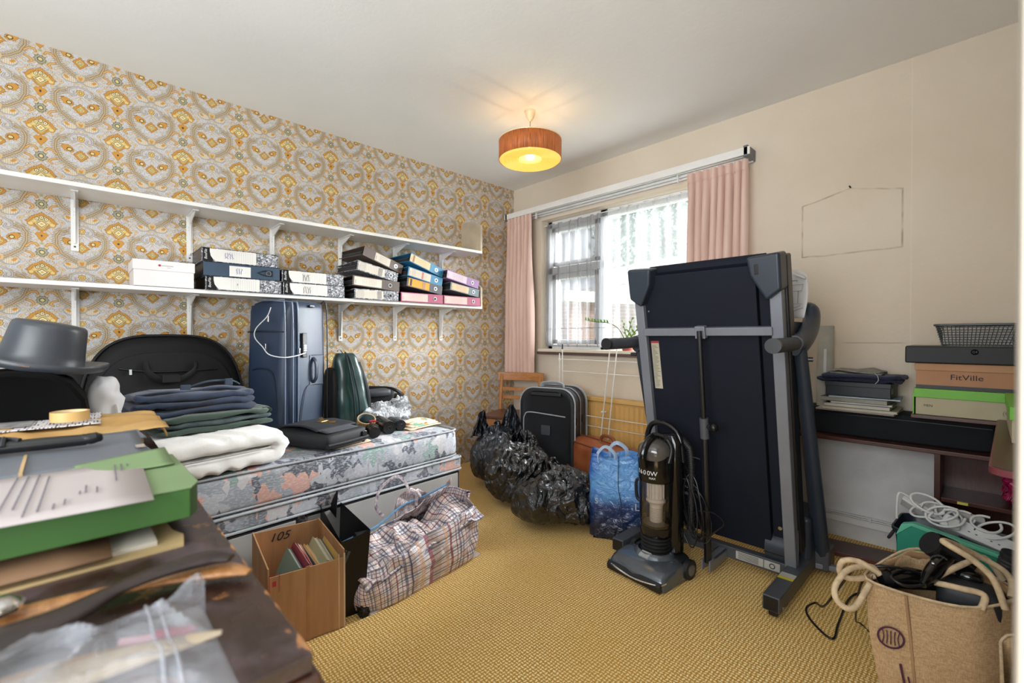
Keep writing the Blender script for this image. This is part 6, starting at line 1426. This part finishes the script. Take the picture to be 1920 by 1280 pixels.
dkb = thing('box', 'flat dark grey box on top of the book pile under the navy cloth', 'box', (2.60, 2.755, z), R(-2)); obj('carton', B().bb(-.125, .125, -.09, .09, 0, .066), mat('dark_slate_card', '#262c32', .5), dkb, bevel=.003); obj('side_label', B().bb(.1251, .1256, -.07, -.03, .02, .05), m_line, dkb); obj('lid', B().bb(-.127, .127, -.092, .092, .045, .068), mat('dark_slate_lid', '#2b3238', .5), dkb, bevel=.003)
z += .068
nvc = folded('folded_cloth', 'folded navy fabric on the dark box', 'cloth', (2.60, 2.75, z), R(3), .33, .2, 2, .019, mat('navy_drill', '#1b2440', .85, vs_=20, sheen=.1), 21, None, .009)
gyc = folded('folded_cloth', 'crumpled light grey cloth with frayed edge on the navy fabric', 'cloth', (2.60, 2.74, z + .036), R(-5), .21, .15, 2, .010, mat('pale_grey_linen', '#8d8a82', .9, vs_=30), 31, None, .009)
obj('frayed_thread', B().tube([(.07, -.07, .01), (.085, -.09, .0), (.09, -.10, -.02), (.08, -.105, -.035)], .0012, 5, 4), mat('white_thread', '#c8c8c8', .9), gyc)
rp = thing('paper_roll', 'tall pale rolled poster leaning against the wall behind the treadmill', 'roll', (2.44, 2.80, .572), 0, rot=(R(-3), 0, 0)); obj('roll', B().lathe([(.001, 0), (.033, 0), (.036, .25), (.036, .54), (.03, .54), (.03, .50), (.001, .50)], 24), mat('pale_grey_paper', '#b9b6ac', .7), rp, smooth=50); obj('edge_label', B().bb(.0, .012, -.0375, -.036, .30, .42), m_whitep, rp)

# tub with extension leads
tb_ = thing('storage_tub', 'dark plastic tub with a sea green lid stood against its front', 'tub', (2.945, 2.46, 0), R(-3))
m_tub = mat('navy_plastic_tub', '#252e3a', .35)
b = B()
for z0, z1, s0, s1 in ((0, .29, .0, .03),): b.loft([[(p[0], p[1], z) for p in rr(.30 + 2 * s_, .19 + 2 * s_, .04, 5)] for z, s_ in ((.0, 0), (.004, .002), (.275, .022), (.285, .032), (.295, .032), (.295, .026), (.28, .018), (.01, -.004))], True, True)
obj('tub', b, m_tub, tb_, smooth=40); obj('clip_handle', B().tube([(-.185, -.03, .25), (-.20, -.03, .22), (-.20, .03, .22), (-.185, .03, .25)], .006, 8, 4), m_dgrey, tb_)
m_sea = mat('sea_green_plastic', '#178a74', .45, var=.06, vs_=4)
ldg = thing('tub_lid', 'sea green plastic lid propped upright in front of the cable tub', 'lid', (2.985, 2.295, 0), R(-8), rot=(R(-1), 0, R(-6)))
obj('panel', B().prism([(-.205, .0), (.22, .0), (.22, .275), (-.16, .335), (-.19, .325), (-.205, .29)], -.008, .008, 'y'), m_sea, ldg, bevel=.006, seg=3); obj('lip', B().prism([(-.207, .28), (-.19, .328), (-.155, .342), (.222, .282), (.222, .270), (-.16, .328)], -.012, .022, 'y'), mat('pale_sea_green', '#5fc2a2', .45), ldg, bevel=.003)
def powerstrip(lab, loc, rot, L_, n_):
    t = thing('extension_lead', lab, 'extension lead', loc, 0, 'white extension leads in the tub', rot=rot)
    obj('body', B().bb(-L_ / 2, L_ / 2, -.028, .028, -.014, .014), m_whitep, t, bevel=.006)
    b_ = B()
    for k in range(n_):
        x = -L_ / 2 + (k + .5) * L_ / n_
        b_.box((x, .010, .0143), (.004, .008, .001)).box((x - .010, -.008, .0143), (.006, .003, .001)).box((x + .010, -.008, .0143), (.006, .003, .001))
    obj('socket_hole', b_, m_dgrey, t); return t
powerstrip('white four way extension lead tilted up at the left of the tub', (2.87, 2.47, .335), (R(-50), R(24), R(-14)), .20, 4); powerstrip('white extension lead lying across the right half of the tub', (3.02, 2.40, .318), (R(48), R(14), R(-10)), .24, 4)
powerstrip('white extension lead block behind the coiled cable', (2.94, 2.52, .345), (R(-50), R(15), R(20)), .16, 3)
wl_ = thing('cable', 'tangled white mains cable looping over the cable tub', 'cable', (2.94, 2.45, .33))
b = B(); random.seed(14)
for k in range(9):
    cx, cy = random.uniform(-.10, .11), random.uniform(-.06, .04); r1 = random.uniform(.035, .06); tl_ = random.uniform(-.9, .9); ph = random.uniform(0, 6)
    b.tube([(cx + r1 * cos(a), cy + r1 * .6 * sin(a) - .02, .02 + .012 * k / 3 - .22 * cx + r1 * .55 * sin(a + tl_)) for a in [ph + 2 * pi * .86 * j / 9 for j in range(10)]], .0045, 8, 4)
b.tube([(-.17, -.02, -.02), (-.168, -.02, .07), (-.155, -.01, .085), (-.12, 0, .06), (-.09, -.02, .03)], .0045, 8, 5); obj('cable', b, m_whitep, wl_, smooth=60)
obj('plug', B().box((.0, -.06, .02), (.035, .03, .045)), m_whitep, wl_, bevel=.008); obj('yellow_tag', B().box((.02, .04, .075), (.03, .002, .01)), mat('yellow_tag', '#c9c04c', .5), wl_)
rb = thing('gift_wrap', 'crumpled magenta shiny plastic bag beside the right extension lead', 'plastic bag', (3.14, 2.60, .30)); obj('film', B().super((0, 0, .065), (.16, .14, .13), .8, .7, 40, 22, crump(.02, 16, 8)), plastic_film('magenta_film', '#c01458', '#8c0c3e', .2, 14), rb, smooth=20); obj('tie', B().tube([(-.06, -.06, .10), (0, -.08, .07), (.05, -.07, .09)], .004, 6, 4), mat('pink_tie', '#e078a0', .3), rb)
rb.location = (3.15, 2.76, .368)
hb2 = thing('brush_handle', 'dark ribbed rubber grip poking out beside the sea green lid', 'handle', (3.055, 2.12, .26), 0, rot=(R(10), R(12), 0))
b = B(); b.lathe([(.001, 0), (.024, 0)] + [(.026 if k % 2 else .0235, .02 + k * .006) for k in range(16)] + [(.025, .125), (.001, .125)], 24); obj('ribbed_grip', b, m_dgrey, hb2, smooth=30); obj('shaft', B().tube([(0, 0, 0), (0, .02, -.255)], .012, 10, 1), m_mb, hb2)

# ================================================================ JUTE BAGS
q = N('natural_jute', .9, spec=.15); pos = q.co(); wv = q.ma('ADD', q.noise(q.vm('MULTIPLY', pos, (60, 60, 900)), 1, 2), q.noise(q.vm('MULTIPLY', pos, (700, 700, 40)), 1, 2))
q.col(q.mix(q.mr(wv, .8, 1.2), srgb('#d3b58d'), srgb('#b08e66'))); q.bump(wv, .5, .003); m_jute = q.m
m_rope = mat('cotton_rope', '#d8c09c', .85, vs_=60, bump=.4, bs=200); m_purp = mat('purple_print', '#4e2340', .7, bump=0)
jb = thing('jute_bag', 'natural jute tote with rope handles full of hairdryers in the right foreground', 'bag', (2.92, 1.68, 0))
JO = Vector((2.92, 1.68, 0)); W3 = lambda p: tuple(Vector(p) - JO)
TL = [(2.788, 1.622, .365), (2.895, 1.650, .345), (3.004, 1.682, .350), (3.085, 1.80, .365), (3.05, 1.90, .36), (2.93, 1.885, .395), (2.86, 1.85, .40), (2.80, 1.72, .375)]
BLo = [(2.845, 1.585, 0), (2.93, 1.60, 0), (3.02, 1.635, 0), (3.09, 1.70, 0), (3.08, 1.80, 0), (3.00, 1.79, 0), (2.92, 1.77, 0), (2.86, 1.70, 0)]
rings = []
for j in range(13):
    v = j / 12; ring = []
    for i in range(8):
        for k in range(4):
            f_ = k / 4; a = Vector(BLo[i]).lerp(Vector(BLo[(i + 1) % 8]), f_); c = Vector(TL[i]).lerp(Vector(TL[(i + 1) % 8]), f_); p = a.lerp(c, v)
            cen = Vector((2.94, 1.72, p.z)); o_ = (p - cen).normalized(); p = p + o_ * (.012 * sin(v * pi) + .008 * nz(p, 9, 2))
            ring.append(W3(p))
    rings.append(ring)
obj('body', B().loft(rings, True, False), m_jute, jb, smooth=40, solid=.003); obj('base', B().prism([(p[0] - JO.x, p[1] - JO.y) for p in BLo], .001, .004), m_jute, jb)
obj('rim_seam', B().tube([W3((p[0], p[1], p[2] + .001)) for p in TL], .0035, 6, 4, closed=True), m_rope, jb)
obj('front_fold', B().tube([W3((2.872, 1.636, .345)), W3((2.888, 1.612, .2)), W3((2.905, 1.590, .01))], .0035, 6, 4), mat('jute_fold', '#a88460', .9), jb)
obj('inner_lining', B().loft([[W3((p[0] * .97 + 2.94 * .03, p[1] * .97 + 1.74 * .03, p[2] - dz)) for p in TL] for dz in (.004, .03)], True, False), mat('jute_shadow', '#b08a62', .9), jb, solid=.002)
for pts in ([(2.797, 1.607, 0.358), (2.774, 1.525, 0.315), (2.743, 1.508, 0.326), (2.732, 1.526, 0.356), (2.751, 1.589, 0.389), (2.791, 1.66, 0.388), (2.812, 1.667, 0.368)], [(2.812, 1.66, .375), (2.768, 1.635, 0.403), (2.733, 1.614, 0.398), (2.727, 1.621, 0.357), (2.755, 1.636, 0.347), (2.8, 1.669, 0.36)],
            [(3.058, 1.721, 0.355), (3.036, 1.713, 0.427), (2.997, 1.702, 0.468), (2.955, 1.687, 0.495), (2.942, 1.703, 0.498), (2.958, 1.748, 0.483), (3.004, 1.81, 0.446), (3.055, 1.834, 0.414), (3.072, 1.837, 0.384), (3.07, 1.805, 0.355)], [(2.932, 1.735, 0.387), (2.973, 1.792, 0.411), (3.019, 1.869, 0.424), (3.057, 1.88, 0.37)], [(2.925, 1.71, 0.375), (2.975, 1.70, 0.383), (3.020, 1.712, 0.378), (3.015, 1.695, 0.345)]):
    obj('rope_handle', B().tube([W3(p) for p in pts], .0078, 10, 6), m_rope, jb, smooth=60)
FN = Vector((.216, .06, 0)).normalized()
for (x, y, z, s_) in ((2.845, 1.598, .235, .030),):
    a_ = math.atan2(.06, .216); n_ = Vector((.27, -.96, 0)); pv = Vector((x, y, z)) - JO
    b = B(); b.lathe([(s_, 0), (s_, .001), (s_ * .84, .001), (s_ * .84, 0), (s_, 0)], 28, cap=False)
    for k in range(5): b.tube([(-s_ * .6 + k * s_ * .3, -s_ * .6, .001), (-s_ * .5 + k * s_ * .25, 0, .001), (-s_ * .6 + k * s_ * .3, s_ * .6, .001)], .0016, 4, 4)
    obj('printed_emblem', b, m_purp, jb, loc=pv, rot=(R(90), 0, a_))
obj('printed_stroke', B().tube([W3((2.866, 1.594, .175)), W3((2.875, 1.589, .13)), W3((2.883, 1.583, .10)), W3((2.889, 1.580, .06))], .003, 5, 4).tube([W3((2.882, 1.592, .15)), W3((2.893, 1.586, .10))], .002, 5, 3), m_purp, jb)
# contents
hd = thing('hairdryer', 'black hairdryer resting nose down over the rim of the jute bag', 'hairdryer', (2.93, 1.80, .42))
HO = Vector((2.93, 1.80, .42)); HW = lambda p: tuple(Vector(p) - HO)
obj('barrel', B().tube([HW((2.915, 1.815, .445)), HW((2.945, 1.835, .425)), (HW((2.985, 1.855, .395)))], [.036, .042, .036], 20, 5), m_vb, hd, smooth=60); obj('handle', B().tube([HW((2.945, 1.81, .415)), HW((2.925, 1.745, .40)), HW((2.914, 1.70, .388)), HW((2.905, 1.66, .378))], [.022, .021, .018, .008], 14, 5), m_vb, hd, smooth=60)
obj('air_grille', B().tube([HW((2.908, 1.81, .450)), HW((2.916, 1.816, .444))], .034, 20, 1), m_mb, hd); obj('ring_trim', B().tube([HW((2.935, 1.785, .408)), HW((2.933, 1.779, .407))], .0235, 16, 1), m_metal, hd); obj('switch', B().box(HW((2.921, 1.735, .42)), (.008, .02, .006)), m_metal, hd, bevel=.002)
hc = thing('power_cord', 'black hairdryer cord looped over the left rim of the jute bag and across the carpet', 'cord', (2.70, 1.9, 0)); CO = Vector((2.70, 1.9, 0)); CW = lambda p: tuple(Vector(p) - CO)
b = B(); b.tube([CW(p) for p in [(2.905, 1.66, .378), (2.87, 1.63, .375), (2.84, 1.64, .385), (2.86, 1.72, .38), (2.90, 1.735, .378), (2.85, 1.70, .392), (2.80, 1.68, .385), (2.755, 1.70, .365), (2.70, 1.80, .25), (2.62, 1.95, .08), (2.56, 2.10, .006), (2.545, 2.03, .005), (2.581, 1.954, .005), (2.655, 1.891, .005), (2.652, 2.006, .005), (2.645, 2.218, .005), (2.668, 2.313, .005), (2.704, 2.279, .005)]], .0038, 8, 5)
b.tube([CW(p) for p in [(2.85, 1.72, .375), (2.80, 1.70, .38), (2.76, 1.72, .30), (2.72, 1.9, .1), (2.71, 2.067, .005), (2.77, 2.0, .005), (2.80, 2.05, .005), (2.78, 2.15, .005), (2.74, 2.22, .005)]], .003, 8, 5); obj('cord', b, m_black, hc, smooth=60)
h2_ = thing('hair_straightener', 'black appliance body deep in the jute bag behind the rope handle', 'appliance', (2.99, 1.77, .30)); obj('body', B().super((0, 0, 0), (.13, .10, .16), .4, .4, 24, 12), m_dgrey, h2_, smooth=60); obj('cap', B().super((.0, .03, .085), (.06, .05, .03), .7, .7, 16, 8), m_vb, h2_, smooth=60); obj('silver_strip', B().box((.035, -.052, .0), (.006, .003, .14)), m_whitep, h2_)
h3_ = thing('hairdryer', 'second black hairdryer nozzle lying in the left of the jute bag', 'hairdryer', (2.87, 1.74, .35)); obj('barrel', B().tube([(-.04, -.03, 0), (0, 0, .005), (.05, .04, 0)], [.026, .03, .024], 16, 4), m_vb, h3_, smooth=60); obj('nozzle', B().tube([(-.04, -.03, 0), (-.06, -.045, -.003)], .02, 12, 1), m_mb, h3_)
j2 = thing('jute_bag', 'second jute tote only partly visible at the bottom right corner', 'bag', (3.175, 1.42, 0)); 
b = B(); b.loft([[(p[0] * s_, p[1] * s_, z + .01 * sin(i)) for i, p in enumerate(rr(.25, .30, .02, 3))] for z, s_ in ((0, .92), (.1, .98), (.2, 1.0), (.345, 1.02))], True, False); obj('body', b, m_jute, j2, smooth=40, solid=.004); obj('base', B().bb(-.11, .11, -.13, .13, .001, .004), m_jute, j2)
obj('printed_emblem', B().box((-.1285, .05, .22), (.002, .05, .07)), m_purp, j2); obj('rim_seam', B().tube([(p[0] * 1.02, p[1] * 1.02, .35 + .01 * sin(i)) for i, p in enumerate(rr(.25, .30, .02, 3))], .003, 6, 1, closed=True), m_rope, j2)
gcl = thing('green_cloth', 'dark green cloth bundled in the second jute tote', 'cloth', (3.175, 1.44, .01)); obj('bundle', B().super((0, 0, .185), (.19, .22, .37), .5, .5, 24, 14, lambda p, n_: p + n_ * .012 * nz(p, 12)), mat('bottle_green_cloth', '#1f4a42', .8), gcl, smooth=60); obj('fold', B().tube([(-.06, -.08, .36), (0, 0, .375), (.06, .08, .36)], .01, 8, 4), mat('green_fold', '#2b5a50', .8), gcl)
